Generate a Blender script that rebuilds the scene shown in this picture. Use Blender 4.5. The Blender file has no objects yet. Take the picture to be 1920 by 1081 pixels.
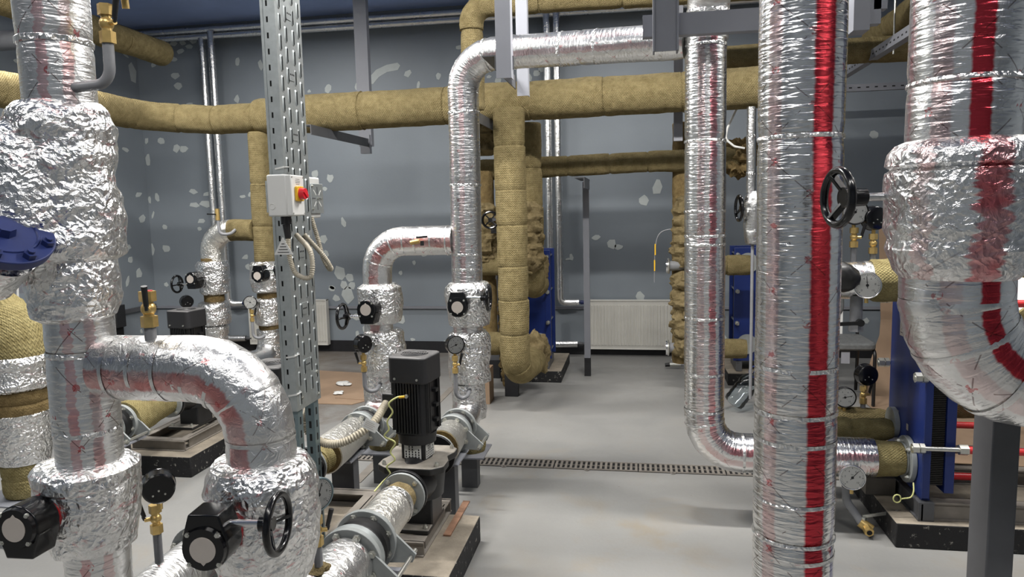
import bpy, math, random
from mathutils import Vector, Matrix, noise
random.seed(7)
S = bpy.context.scene
COL = S.collection
PI = math.pi

# ------------------------------------------------------------------ camera, world, lights, exposure
cam = bpy.data.cameras.new('camera'); cam_ob = bpy.data.objects.new('camera', cam); COL.objects.link(cam_ob)
cam.sensor_width = 36.0; cam.lens = 1340.0 / 1920.0 * 36.0; cam.clip_start = 0.05
Rw = ((0.98490056, -0.00316293, -0.17309214), (0.17161949, -0.11356098, 0.97859627), (-0.02275175, -0.99352599, -0.11130346))
cam_ob.matrix_world = Matrix([[Rw[i][0], -Rw[i][1], -Rw[i][2], (0, 0, 1.55)[i]] for i in range(3)] + [[0, 0, 0, 1]])
S.camera = cam_ob
w = bpy.data.worlds.new('world'); S.world = w; w.use_nodes = True
w.node_tree.nodes['Background'].inputs[0].default_value = (0.6, 0.65, 0.7, 1); w.node_tree.nodes['Background'].inputs[1].default_value = 0.05
def lamp(x, y, z, rx, ry, e, col=(1.0, 0.97, 0.93)):
    l = bpy.data.lights.new('ceiling_or_fill_lamp', 'AREA'); l.shape = 'RECTANGLE'; l.size = rx; l.size_y = ry; l.energy = e; l.color = col
    o = bpy.data.objects.new('ceiling_or_fill_lamp', l); o.location = (x, y, z); COL.objects.link(o)
for x, y, e in ((-2.9, 0.6, 24), (-0.75, 0.3, 30), (1.4, 0.5, 34), (-4.3, 3.8, 115), (-1.8, 3.25, 125), (0.5, 3.25, 130), (2.5, 3.2, 42), (-3.2, 6.2, 18), (-0.1, 6.2, 18)):  # the pair nearest the back wall is added fill for the far floor and wall
    lamp(x, y, 3.4, 1.2, 0.16, e)
S.view_settings.view_transform = 'Standard'; S.view_settings.look = 'None'; S.view_settings.exposure = 0.14; S.view_settings.gamma = 1.0
S.view_settings.use_curve_mapping = False
S.cycles.use_denoising = True; S.cycles.max_bounces = 8; S.cycles.sample_clamp_indirect = 6.0; S.cycles.caustics_reflective = False; S.cycles.caustics_refractive = False

# ------------------------------------------------------------------ materials
def lin(r, g, b):
    f = lambda c: (c / 255 / 12.92) if c / 255 <= 0.04045 else ((c / 255 + 0.055) / 1.055) ** 2.4
    return (f(r), f(g), f(b), 1)
class NT:
    def __init__(s, name):
        s.m = bpy.data.materials.new(name); s.m.use_nodes = True; s.t = s.m.node_tree; s.b = s.t.nodes['Principled BSDF']
    def n(s, typ, **k):
        o = s.t.nodes.new(typ)
        for a, v in k.items():
            if a.startswith('i_'):
                key = a[2:]; o.inputs[int(key) if key.isdigit() else key.replace('_', ' ')].default_value = v
            else: setattr(o, a, v)
        return o
    def l(s, a, b): s.t.links.new(a, b)
    def coord(s, kind='Object', scale=None):
        c = s.n('ShaderNodeTexCoord'); o = c.outputs[kind]
        if scale:
            m = s.n('ShaderNodeMapping'); m.inputs['Scale'].default_value = scale; s.l(o, m.inputs[0]); o = m.outputs[0]
        return o
    def noise(s, vec, scale, detail=3, rough=0.55, dist=0):
        o = s.n('ShaderNodeTexNoise'); o.inputs['Scale'].default_value = scale; o.inputs['Detail'].default_value = detail
        o.inputs['Roughness'].default_value = rough; o.inputs['Distortion'].default_value = dist; s.l(vec, o.inputs['Vector']); return o.outputs['Fac']
    def ramp(s, fac, stops):
        o = s.n('ShaderNodeValToRGB'); e = o.color_ramp.elements
        while len(e) < len(stops): e.new(0.5)
        for i, (p, c) in enumerate(stops): e[i].position = p; e[i].color = c if len(c) == 4 else (*c, 1)
        s.l(fac, o.inputs[0]); return o.outputs[0]
    def math(s, op, a, b=None, c=None):
        o = s.n('ShaderNodeMath', operation=op)
        for i, v in enumerate((a, b, c)):
            if v is None: continue
            if isinstance(v, (int, float)): o.inputs[i].default_value = v
            else: s.l(v, o.inputs[i])
        return o.outputs[0]
    def mix(s, fac, a, b):
        o = s.n('ShaderNodeMix', data_type='RGBA')
        for k, v in ((0, fac), (6, a), (7, b)):
            if isinstance(v, (int, float, tuple)): o.inputs[k].default_value = v
            else: s.l(v, o.inputs[k])
        return o.outputs[2]
    def bump(s, h, strength, dist):
        o = s.n('ShaderNodeBump'); o.inputs['Strength'].default_value = strength; o.inputs['Distance'].default_value = dist
        s.l(h, o.inputs['Height']); s.l(o.outputs[0], s.b.inputs['Normal']); return o
    def set(s, **k):
        for a, v in k.items():
            i = s.b.inputs[a.replace('_', ' ')]
            if isinstance(v, (int, float, tuple)): i.default_value = v
            else: s.l(v, i)
        return s
def paint(name, c, rough=0.5, metal=0.0, var=0.12, bump=0.0, sc=14, spec=0.5):
    m = NT(name); v = m.coord(); f = m.noise(v, sc, 4)
    d = tuple(x * (1 - var) for x in c[:3]) + (1,); e = tuple(min(1, x * (1 + var)) for x in c[:3]) + (1,)
    m.set(Base_Color=m.ramp(f, [(0.3, d), (0.7, e)]), Roughness=rough, Metallic=metal)
    m.b.inputs['Specular IOR Level'].default_value = spec
    if bump: m.bump(m.noise(v, sc * 8, 3), 0.5, bump)
    return m.m
FOILC = (0.86, 0.86, 0.85, 1)
def foil(name, crinkle=0.3, ripple=0.5, stripes=(), grid=0.5, rough=0.2, base=FOILC, cscale=1.0, facet=0.0, jagg=0.05, blotch=0.0):
    m = NT(name); ob = m.coord(); uv = m.coord('UV')
    sep = m.n('ShaderNodeSeparateXYZ'); m.l(uv, sep.inputs[0]); u, v = sep.outputs[0], sep.outputs[1]
    rip = m.noise(m.coord('UV', (9, 84, 1)), 1.0, 2, 0.5, 0.3)
    big = m.noise(ob, 26 * cscale, 4, 0.6, 1.0)
    h = m.math('MULTIPLY', rip, ripple * 0.38)
    h = m.math('ADD', h, m.math('MULTIPLY', big, crinkle))
    if facet:
        vo = m.n('ShaderNodeTexVoronoi', feature='F1'); vo.inputs['Scale'].default_value = 42 * cscale
        wob = m.n('ShaderNodeTexNoise'); wob.inputs['Scale'].default_value = 18 * cscale; m.l(ob, wob.inputs['Vector'])
        mx = m.n('ShaderNodeVectorMath', operation='MULTIPLY_ADD'); m.l(wob.outputs['Color'], mx.inputs[0]); mx.inputs[1].default_value = (0.07, 0.07, 0.07); m.l(ob, mx.inputs[2])
        m.l(mx.outputs[0], vo.inputs['Vector'])
        h = m.math('ADD', h, m.math('MULTIPLY', vo.outputs['Distance'], facet))
    m.bump(h, 0.8, 0.010)
    col = base
    blot = m.noise(ob, 7, 3)
    col = m.mix(m.ramp(blot, [(0.35, (0, 0, 0)), (0.75, (1, 1, 1))]), base, tuple(x * 0.86 for x in base[:3]) + (1,))
    jag = m.math('MULTIPLY', m.math('SUBTRACT', m.noise(m.coord('UV', (3, 60, 1)), 1.0, 2), 0.5), jagg)
    uj = m.math('ADD', u, jag)
    for uc, hw, c, al in stripes:
        d = m.math('ABSOLUTE', m.math('SUBTRACT', uj, uc))
        f = m.n('ShaderNodeMapRange', interpolation_type='SMOOTHSTEP'); f.inputs[1].default_value = hw * 1.12; f.inputs[2].default_value = hw * 0.8; m.l(d, f.inputs[0])
        patch = m.ramp(m.noise(m.coord('UV', (5, 9, 1)), 1.0, 3), [(0.36, (1, 1, 1)), (0.62, (1 - 0.55 * (al < 0.9), ) * 3)])
        col = m.mix(m.math('MULTIPLY', m.math('MULTIPLY', f.outputs[0], al), patch), col, c)
    if blotch:   # scraps of the printed stripe turned any way by the wrapping
        pk = m.noise(m.coord('Object', (1, 1, 1.9)), 13, 4, 0.65, 2.2); col = m.mix(m.math('MULTIPLY', m.ramp(pk, [(0.585, (0, 0, 0)), (0.70, (1, 1, 1))]), blotch), col, (0.55, 0.13, 0.14, 1))
    if grid:     # printed reinforcement grid: thin brownish diagonals, red star where they cross
        s = 6.2; ua = m.math('MULTIPLY', u, 0.6 * s); va = m.math('MULTIPLY', v, s)
        ga = m.math('ABSOLUTE', m.math('SUBTRACT', m.math('FRACT', m.math('ADD', ua, va)), 0.5))
        gb = m.math('ABSOLUTE', m.math('SUBTRACT', m.math('FRACT', m.math('SUBTRACT', ua, va)), 0.5))
        la = m.math('LESS_THAN', ga, 0.011); lb = m.math('LESS_THAN', gb, 0.011)
        dash = m.math('GREATER_THAN', m.noise(ob, 30, 2), 0.5)
        col = m.mix(m.math('MULTIPLY', m.math('MULTIPLY', m.math('MAXIMUM', la, lb), dash), grid), col, (0.10, 0.035, 0.03, 1))
        st = m.math('LESS_THAN', m.math('ADD', m.math('POWER', ga, 2), m.math('POWER', gb, 2)), 0.008)
        stn = m.math('GREATER_THAN', m.noise(ob, 90, 2), 0.52)
        col = m.mix(m.math('MULTIPLY', m.math('MULTIPLY', st, stn), grid), col, (0.55, 0.05, 0.06, 1))
    m.set(Base_Color=col, Metallic=1.0, Roughness=m.math('ADD', m.math('MULTIPLY', blot, 0.12), rough + 0.02))
    return m.m
RED = (0.60, 0.055, 0.075, 1); PINK = (0.62, 0.30, 0.29, 1); BLUE = (0.03, 0.035, 0.22, 1); BROWN = (0.45, 0.22, 0.2, 1)
M = {}
M['foil_col'] = foil('foil_red_stripe', 0.10, 1.5, [(0.585, 0.042, RED, 1.0), (0.40, 0.03, PINK, 0.6), (0.69, 0.018, BLUE, 0.8)], 0.6, 0.15, jagg=0.018)
M['foil_big'] = foil('foil_red_stripe_wide', 0.25, 1.2, [(0.545, 0.030, RED, 1.0), (0.44, 0.03, PINK, 0.5)], 0.6, 0.18, jagg=0.02)
M['foil_left'] = foil('foil_faint_red_stripes', 0.28, 0.9, [(0.455, 0.024, (0.62, 0.2, 0.2, 1), 0.6), (0.56, 0.024, (0.62, 0.12, 0.14, 1), 0.6)], 0.7, 0.24)
M['foil_branch'] = foil('foil_taped_pink', 0.6, 0.3, [(0.53, 0.055, (0.6, 0.16, 0.15, 1), 0.8)], 0.5, 0.22, cscale=1.3)
M['foil_mid'] = foil('foil_pink_stripe', 0.16, 1.3, [(0.5, 0.028, (0.6, 0.2, 0.22, 1), 0.45), (0.62, 0.026, (0.6, 0.2, 0.22, 1), 0.4)], 0.4)
M['foil_riser'] = foil('foil_riser_stripe', 0.14, 1.4, [(0.435, 0.028, (0.7, 0.1, 0.14, 1), 0.75), (0.53, 0.03, PINK, 0.5), (0.32, 0.014, BLUE, 0.5)], 0.4, 0.16)
M['foil'] = foil('foil_plain', 0.35, 0.6, (), 0.25)
M['foil_warm'] = foil('foil_champagne', 0.75, 0.5, (), 0.0, 0.28, (0.90, 0.88, 0.82, 1), cscale=1.8)
M['crinkle'] = foil('foil_crinkled', 0.85, 0.0, (), 0.0, 0.2, facet=0.65, cscale=1.15, blotch=0.7)
M['crinkle2'] = foil('foil_crinkled_plain', 0.8, 0.0, (), 0.0, 0.2, facet=0.75, cscale=1.25, blotch=0.35)
M['crinkle_red'] = foil('foil_crinkled_red', 0.7, 0.2, [(0.56, 0.036, RED, 0.85), (0.42, 0.02, PINK, 0.5)], 0.3, 0.2, facet=0.5, cscale=1.2, jagg=0.09)
def wool(name, c, c2, zig=1.0):
    m = NT(name); ob = m.coord(); uv = m.coord('UV')
    sep = m.n('ShaderNodeSeparateXYZ'); m.l(uv, sep.inputs[0])
    zz = m.math('PINGPONG', m.math('MULTIPLY', sep.outputs[0], 44.0), 0.5)
    ph = m.math('ADD', m.math('MULTIPLY', sep.outputs[1], 62.0), m.math('MULTIPLY', zz, 1.4))
    rows = m.math('SINE', m.math('MULTIPLY', ph, 6.283))
    fine = m.noise(ob, 160, 4, 0.7); mid = m.noise(ob, 22, 4, 0.6)
    h = m.math('ADD', m.math('MULTIPLY', rows, 0.2 * zig), m.math('ADD', m.math('MULTIPLY', fine, 0.7), m.math('MULTIPLY', mid, 0.9)))
    m.bump(h, 1.0, 0.012)
    f = m.math('ADD', m.math('MULTIPLY', mid, 0.6), m.math('MULTIPLY', fine, 0.4))
    blot = m.noise(ob, 4.5, 3)
    col = m.mix(m.ramp(blot, [(0.35, (0, 0, 0)), (0.75, (0.4,) * 3)]), m.ramp(f, [(0.34, c2), (0.62, c)]), tuple(x * 0.62 for x in c[:3]) + (1,))
    m.set(Base_Color=col, Roughness=0.95); m.b.inputs['Specular IOR Level'].default_value = 0.1
    return m.m
M['wool'] = wool('mineral_wool', lin(166, 151, 110), lin(124, 110, 75))
M['wool_y'] = wool('mineral_wool_yellow', lin(178, 165, 118), lin(134, 121, 80))
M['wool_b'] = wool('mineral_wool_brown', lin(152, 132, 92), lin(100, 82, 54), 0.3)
M['wool_shag'] = wool('mineral_wool_shaggy', lin(156, 140, 104), lin(100, 87, 60), 0.0)
def wall_mat():
    m = NT('grey_wall_paint'); v = m.coord(); a = m.noise(v, 0.9, 4); b = m.noise(v, 40, 3)
    m.set(Base_Color=m.ramp(a, [(0.3, lin(130, 138, 145)), (0.7, lin(142, 150, 157))]), Roughness=0.5); m.bump(b, 0.3, 0.002); return m.m
M['wall'] = wall_mat()
M['ceiling'] = paint('dark_navy_ceiling', lin(160, 182, 230), 0.8, var=0.1, sc=1.5)
STAINS = ((0.04, 3.31, 0.13, 0.75), (0.10, 3.20, 0.10, 0.7), (-0.25, 3.62, 0.16, 0.45), (-0.20, 3.45, 0.14, 0.35), (-0.02, 3.42, 0.09, 0.6), (0.26, 3.12, 0.15, 0.5), (-0.62, 3.95, 0.05, 0.6), (-0.45, 2.9, 0.25, 0.3))
def floor_mat():
    m = NT('grey_screed_floor'); v = m.coord(); a = m.noise(v, 0.8, 5, 0.6); b = m.noise(v, 2.3, 6, 0.65, 0.6); c = m.noise(v, 55, 3)
    base = m.ramp(a, [(0.32, lin(130, 130, 128)), (0.68, lin(144, 143, 140))])
    base = m.mix(m.ramp(b, [(0.54, (0, 0, 0)), (0.72, (0.5,) * 3)]), base, lin(140, 130, 113))
    sep = m.n('ShaderNodeSeparateXYZ'); m.l(v, sep.inputs[0])
    far = m.n('ShaderNodeMapRange', interpolation_type='SMOOTHSTEP'); far.inputs[1].default_value = 4.3; far.inputs[2].default_value = 5.6
    m.l(m.math('ADD', sep.outputs[1], m.math('MULTIPLY', m.math('SUBTRACT', b, 0.5), 3.0)), far.inputs[0])
    base = m.mix(m.math('MULTIPLY', far.outputs[0], 0.75), base, lin(142, 141, 138))          # dusty far floor, painted paler to make up for weak lamp light there
    left = m.n('ShaderNodeMapRange', interpolation_type='SMOOTHSTEP'); left.inputs[1].default_value = -1.3; left.inputs[2].default_value = -2.4
    m.l(sep.outputs[0], left.inputs[0])
    lf = m.math('MULTIPLY', m.math('MULTIPLY', left.outputs[0], far.outputs[0]), m.ramp(b, [(0.3, (0.4,) * 3), (0.6, (0.9,) * 3)]))
    base = m.mix(lf, base, lin(104, 95, 86))
    wob = m.noise(v, 7, 4, 0.6)
    for sx, sy, sr, sa in STAINS:
        d = m.n('ShaderNodeVectorMath', operation='DISTANCE'); m.l(v, d.inputs[0]); d.inputs[1].default_value = (sx, sy, 0)
        f = m.n('ShaderNodeMapRange', interpolation_type='SMOOTHSTEP'); f.inputs[1].default_value = sr; f.inputs[2].default_value = -sr * 0.2; m.l(m.math('ADD', d.outputs['Value'], m.math('MULTIPLY', m.math('SUBTRACT', wob, 0.5), sr * 2.6)), f.inputs[0])
        base = m.mix(m.math('MULTIPLY', f.outputs[0], sa * 0.55), base, lin(134, 120, 96))
    speck = m.n('ShaderNodeTexVoronoi'); speck.inputs['Scale'].default_value = 9.0; m.l(v, speck.inputs['Vector'])
    base = m.mix(m.math('MULTIPLY', m.math('LESS_THAN', speck.outputs['Distance'], 0.045), m.math('GREATER_THAN', a, 0.52)), base, lin(120, 112, 102))
    m.set(Base_Color=base, Roughness=m.ramp(b, [(0.3, (0.32,) * 3), (0.7, (0.6,) * 3)])); m.bump(m.math('ADD', c, m.math('MULTIPLY', b, 2.0)), 0.25, 0.003); return m.m
M['floor'] = floor_mat()
M['band'] = paint('black_bitumen_band', lin(26, 26, 29), 0.55, var=0.3, sc=20)
M['putty'] = paint('white_putty', lin(196, 202, 200), 0.8, var=0.04, sc=20)
def plinth_mat():
    m = NT('black_bitumen_concrete'); v = m.coord(); g = m.n('ShaderNodeNewGeometry'); sp = m.n('ShaderNodeSeparateXYZ'); m.l(g.outputs['Normal'], sp.inputs[0])
    sc = m.noise(v, 34, 5, 0.7); up = m.math('GREATER_THAN', sp.outputs[2], 0.7)
    side = m.ramp(sc, [(0.60, lin(20, 20, 22)), (0.72, lin(190, 186, 176))]); top = m.ramp(m.noise(v, 9, 5, 0.6), [(0.3, lin(118, 110, 98)), (0.7, lin(158, 148, 132))])
    m.set(Base_Color=m.mix(up, side, top), Roughness=0.75); m.bump(sc, 0.5, 0.01); return m.m
M['plinth'] = plinth_mat()
M['steel'] = paint('grey_painted_steel', lin(138, 140, 147), 0.42, var=0.06, sc=5)
M['steel_d'] = paint('dark_grey_painted_steel', lin(84, 85, 88), 0.45, var=0.12, sc=8)
M['dust'] = paint('dusty_steel', lin(128, 122, 114), 0.7, var=0.16, sc=12)
M['galv'] = paint('galvanised_steel', lin(176, 182, 182), 0.42, 0.75, 0.1, sc=30)
M['galv_d'] = paint('galvanised_strut', lin(120, 136, 140), 0.45, 0.6, 0.1, sc=30)
M['zinc'] = paint('zinc_plated_bolt', lin(205, 205, 198), 0.3, 0.9, 0.08, sc=60)
M['flange'] = paint('grey_flange_enamel', lin(150, 154, 153), 0.4, 0.1, 0.1, sc=18)
M['pump'] = paint('black_pump_enamel', lin(24, 24, 26), 0.38, var=0.2, sc=25)
def dusty_top(name, c, d):
    m = NT(name); v = m.coord(); g = m.n('ShaderNodeNewGeometry'); sp = m.n('ShaderNodeSeparateXYZ'); m.l(g.outputs['Normal'], sp.inputs[0])
    m.set(Base_Color=m.mix(m.math('MULTIPLY', m.math('GREATER_THAN', sp.outputs[2], 0.6), m.ramp(m.noise(v, 14, 4), [(0.3, (0.5,) * 3), (0.7, (1, 1, 1))])), c, d), Roughness=0.5); return m.m
M['plastic'] = dusty_top('dusty_black_plastic', lin(36, 36, 38), lin(92, 91, 90))
M['pump_dust'] = dusty_top('dusty_black_casting', lin(34, 33, 32), lin(146, 140, 130))
M['rubber'] = paint('black_rubber', lin(16, 16, 17), 0.45, var=0.1)
M['gloss'] = paint('gloss_black_enamel', lin(10, 10, 12), 0.18, var=0.1)
M['plate'] = paint('warm_grey_disc', lin(178, 170, 162), 0.5, 0.0, 0.04)
M['red'] = paint('red_enamel', lin(170, 20, 28), 0.35)
M['redtube'] = paint('red_plastic_sleeve', lin(205, 50, 52), 0.45)
M['blue'] = paint('blue_enamel', lin(24, 44, 106), 0.38, var=0.08, sc=5)
M['navy'] = paint('navy_casting', lin(30, 44, 96), 0.45, var=0.12, sc=10)
M['brass'] = paint('brass', lin(206, 176, 112), 0.33, 0.7, 0.12, sc=50)
M['pipe'] = paint('grey_primed_pipe', lin(132, 133, 136), 0.4, var=0.08, sc=30)
M['white'] = paint('white_plastic', lin(222, 222, 218), 0.4, var=0.02)
M['rad'] = paint('white_radiator_enamel', lin(214, 212, 204), 0.4, var=0.04, sc=8)
M['yellow'] = paint('yellow_plastic', lin(228, 180, 40), 0.4, var=0.04)
M['redp'] = paint('red_plastic', lin(214, 34, 48), 0.35, var=0.04)
M['dial'] = paint('white_dial', lin(228, 228, 224), 0.5, var=0.01)
M['ink'] = paint('black_print', lin(25, 25, 28), 0.6)
M['chrome'] = paint('bright_chrome', lin(220, 220, 220), 0.15, 1.0, 0.03)
M['conduit'] = paint('cream_conduit', lin(180, 172, 154), 0.5, var=0.06)
M['earth'] = paint('green_yellow_wire', lin(206, 208, 140), 0.5, var=0.1)
M['card'] = paint('brown_cardboard', lin(150, 126, 103), 0.85, var=0.1, sc=6)
M['rust'] = paint('rusty_strip', lin(142, 108, 86), 0.8, var=0.25, sc=22)
M['black'] = paint('matt_black', lin(14, 14, 15), 0.8)
M['fabric'] = paint('grey_upholstery', lin(96, 98, 98), 0.9, var=0.2, sc=40, bump=0.004)
M['sack'] = paint('white_plastic_sack', lin(216, 218, 218), 0.5, var=0.04)
M['plates'] = paint('dark_gasket_plates', lin(48, 46, 44), 0.45, 0.4, 0.2, sc=60)
def glass_mat():
    m = NT('clear_glass'); t = m.t; tr = m.n('ShaderNodeBsdfTransparent'); gl = m.n('ShaderNodeBsdfGlossy'); gl.inputs['Roughness'].default_value = 0.03
    fr = m.n('ShaderNodeFresnel'); fr.inputs[0].default_value = 1.35; mx = m.n('ShaderNodeMixShader'); m.l(fr.outputs[0], mx.inputs[0]); m.l(tr.outputs[0], mx.inputs[1]); m.l(gl.outputs[0], mx.inputs[2])
    m.l(mx.outputs[0], t.nodes['Material Output'].inputs[0]); return m.m
M['glass'] = glass_mat()
def pet_mat():
    m = NT('clear_bottle_plastic'); tr = m.n('ShaderNodeBsdfTransparent'); tr.inputs[0].default_value = (0.86, 0.92, 0.95, 1); gl = m.n('ShaderNodeBsdfGlossy'); gl.inputs['Roughness'].default_value = 0.08
    fr = m.n('ShaderNodeFresnel'); fr.inputs[0].default_value = 1.4; mx = m.n('ShaderNodeMixShader'); m.l(fr.outputs[0], mx.inputs[0]); m.l(tr.outputs[0], mx.inputs[1]); m.l(gl.outputs[0], mx.inputs[2])
    m.l(mx.outputs[0], m.t.nodes['Material Output'].inputs[0]); return m.m
M['pet'] = pet_mat()

# ------------------------------------------------------------------ mesh builder
def V(*a): return Vector(a if len(a) == 3 else a[0])
def basis(axis, ref=None):
    t = V(axis).normalized(); r = V(ref) if ref is not None else (V(0, 0, 1) if abs(t.z) < 0.9 else V(0, -1, 0))
    a = r - t * t.dot(r)
    if a.length < 1e-4: a = t.orthogonal()
    a.normalize(); return t, a, t.cross(a)
class MB:
    def __init__(s, X=None): s.v = []; s.f = []; s.uv = []; s.X = X
    def add(s, vs, fs, uvs=None):
        o = len(s.v); s.v += [s.X @ V(p) if s.X else V(p) for p in vs]
        for i, f in enumerate(fs): s.f.append([o + k for k in f]); s.uv.append(uvs[i] if uvs else None)
        return s
    def box(s, x0, x1, y0, y1, z0, z1):
        return s.add([(x, y, z) for z in (z0, z1) for y in (y0, y1) for x in (x0, x1)], [(0, 2, 3, 1), (4, 5, 7, 6), (0, 1, 5, 4), (2, 6, 7, 3), (0, 4, 6, 2), (1, 3, 7, 5)])
    def bar(s, p0, p1, wa, wb, ref=None):          # rectangular bar along p0-p1, wa across ref, wb the other way
        t, a, b = basis(V(p1) - V(p0), ref); p0 = V(p0); p1 = V(p1)
        q = [p + a * (i * wa / 2) + b * (j * wb / 2) for p in (p0, p1) for i, j in ((-1, -1), (1, -1), (1, 1), (-1, 1))]
        return s.add(q, [(3, 2, 1, 0), (4, 5, 6, 7), (0, 1, 5, 4), (1, 2, 6, 5), (2, 3, 7, 6), (3, 0, 4, 7)])
    def cyl(s, p0, p1, r0, r1=None, n=20, caps=True, ref=None, rot=0.0):
        r1 = r0 if r1 is None else r1; t, a, b = basis(V(p1) - V(p0), ref); vs = []
        for p, r in ((V(p0), r0), (V(p1), r1)):
            for k in range(n):
                g = 2 * PI * k / n + rot; vs.append(p + (a * math.cos(g) + b * math.sin(g)) * r)
        fs = [(k, (k + 1) % n, n + (k + 1) % n, n + k) for k in range(n)]
        if caps: fs += [tuple(range(n - 1, -1, -1)), tuple(range(n, 2 * n))]
        return s.add(vs, fs)
    def rings(s, pts, rad, n=32, ref=None, amp=0.0, freq=(7, 20), seed=0.0, caps=True, fold=0.0):
        P = [V(p) for p in pts]; m = len(P); T = []
        for i in range(m): T.append((P[min(i + 1, m - 1)] - P[max(i - 1, 0)]).normalized())
        t, a, b = basis(T[0], ref); vs = []; L = 0.0; Ls = []
        for i in range(m):
            if i: L += (P[i] - P[i - 1]).length
            Ls.append(L); a = a - T[i] * T[i].dot(a); a.normalize(); b = T[i].cross(a); r = rad[i] if isinstance(rad, (list, tuple)) else rad
            for k in range(n):
                g = 2 * PI * (k / n - 0.5); d = a * math.cos(g) + b * math.sin(g); rr = r
                if amp:
                    q = P[i] + d * r + V(seed, seed * 1.7, seed * 0.3); rr = r + amp * (noise.noise(q * freq[0]) + 0.5 * noise.noise(q * freq[1]))
                    if fold: rr += fold * (0.28 - abs(noise.noise(V(q.x * 4 + q.z * 5, q.y * 4, q.z * 15 - q.x * 9)))) + fold * 0.45 * (0.25 - abs(noise.noise(V(q.x * 13 - q.z * 12, q.y * 13, q.z * 30 + q.x * 14))))
                vs.append(P[i] + d * rr)
        fs = []; uv = []
        for i in range(m - 1):
            for k in range(n):
                k2 = (k + 1) % n; fs.append((i * n + k, i * n + k2, (i + 1) * n + k2, (i + 1) * n + k))
                uv.append(((k / n, Ls[i]), ((k + 1) / n, Ls[i]), ((k + 1) / n, Ls[i + 1]), (k / n, Ls[i + 1])))
        if caps:
            fs += [tuple(range(n - 1, -1, -1)), tuple(range((m - 1) * n, m * n))]; uv += [None, None]
        return s.add(vs, fs, uv)
    def torus(s, c, axis, R, r, n=40, m=10, ref=None):
        t, a, b = basis(axis, ref); c = V(c); vs = []
        for i in range(n):
            g = 2 * PI * i / n; d = a * math.cos(g) + b * math.sin(g)
            for k in range(m):
                h = 2 * PI * k / m; vs.append(c + d * (R + r * math.cos(h)) + t * (r * math.sin(h)))
        return s.add(vs, [(i * m + k, ((i + 1) % n) * m + k, ((i + 1) % n) * m + (k + 1) % m, i * m + (k + 1) % m) for i in range(n) for k in range(m)])
    def prism(s, poly, p, x, y, depth):            # polygon in the plane p + x*u + y*v, pushed by x cross y * depth
        p = V(p); x = V(x).normalized(); y = V(y).normalized(); z = x.cross(y) * depth; n = len(poly)
        q = [p + x * u + y * v for u, v in poly]
        return s.add(q + [k + z for k in q], [tuple(range(n - 1, -1, -1)), tuple(range(n, 2 * n))] + [(k, (k + 1) % n, n + (k + 1) % n, n + k) for k in range(n)])
    def ball(s, c, r, n=16, m=10, sq=(1, 1, 1), amp=0.0, fr=12):
        vs = []; c = V(c)
        for i in range(m + 1):
            th = PI * i / m
            for k in range(n):
                g = 2 * PI * k / n; d = V(math.sin(th) * math.cos(g), math.sin(th) * math.sin(g), math.cos(th)); rr = r
                if amp: rr = r * (1 + amp * (noise.noise((c + d * r) * fr) + 0.6 * noise.noise((c + d * r) * fr * 2.7)))
                vs.append(c + V(d.x * sq[0], d.y * sq[1], d.z * sq[2]) * rr)
        return s.add(vs, [(i * n + k, (i + 1) * n + k, (i + 1) * n + (k + 1) % n, i * n + (k + 1) % n) for i in range(m) for k in range(n)])
    def text(s, body, p, x, y, size):
        me = text_mesh(body); p = V(p); x = V(x).normalized(); y = V(y).normalized(); z = x.cross(y)
        return s.add([p + x * (a[0] * size) + y * (a[1] * size) + z * 0.0004 for a in me[0]], me[1])
_tx = {}
def text_mesh(body):
    if body not in _tx:
        c = bpy.data.curves.new('text', 'FONT'); c.body = body; c.align_x = 'CENTER'; c.align_y = 'CENTER'; c.resolution_u = 2
        o = bpy.data.objects.new('text', c); COL.objects.link(o); me = bpy.data.meshes.new_from_object(o.evaluated_get(bpy.context.evaluated_depsgraph_get()))
        _tx[body] = ([tuple(v.co) for v in me.vertices], [tuple(f.vertices) for f in me.polygons]); bpy.data.objects.remove(o); bpy.data.meshes.remove(me); bpy.data.curves.remove(c)
    return _tx[body]
ORG = {}
def mesh_obj(name, mb, mat, org, smooth=38, bevel=0.0):
    me = bpy.data.meshes.new(name); me.from_pydata([v - org for v in mb.v], [], mb.f); me.materials.append(M[mat] if isinstance(mat, str) else mat)
    if any(mb.uv):
        lay = me.uv_layers.new(name='UVMap'); d = [0.0] * (2 * len(me.loops)); k = 0
        for f, u in zip(mb.f, mb.uv):
            for j in range(len(f)):
                if u: d[2 * k], d[2 * k + 1] = u[j]
                k += 1
        lay.data.foreach_set('uv', d)
    if smooth: me.shade_smooth(); me.set_sharp_from_angle(angle=math.radians(smooth))
    me.validate(); me.update()
    o = bpy.data.objects.new(name, me); COL.objects.link(o)
    if bevel:
        b = o.modifiers.new('bevel', 'BEVEL'); b.width = bevel; b.segments = 2; b.limit_method = 'ANGLE'
    return o
def tag(o, label, cat, group=None, kind=None):
    if label: o['label'] = label
    if cat: o['category'] = cat
    if group: o['group'] = group
    if kind: o['kind'] = kind
    return o
def thing(name, label, cat, loc, group=None):
    o = bpy.data.objects.new(name, None); o.empty_display_size = 0.05; COL.objects.link(o); o.location = loc; ORG[o.name] = V(loc); return tag(o, label, cat, group)
def part(name, mb, mat, par, label=None, smooth=38, bevel=0.0, kind=None):
    o = mesh_obj(name, mb, mat, ORG[par.name], smooth, bevel); o.parent = par; ORG[o.name] = ORG[par.name]
    if label: o['label'] = label
    if kind: o['kind'] = kind
    return o
def solo(name, mb, mat, label, cat, loc, group=None, smooth=38, bevel=0.0):
    o = mesh_obj(name, mb, mat, V(loc), smooth, bevel); o.location = loc; ORG[o.name] = V(loc); return tag(o, label, cat, group)
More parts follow.
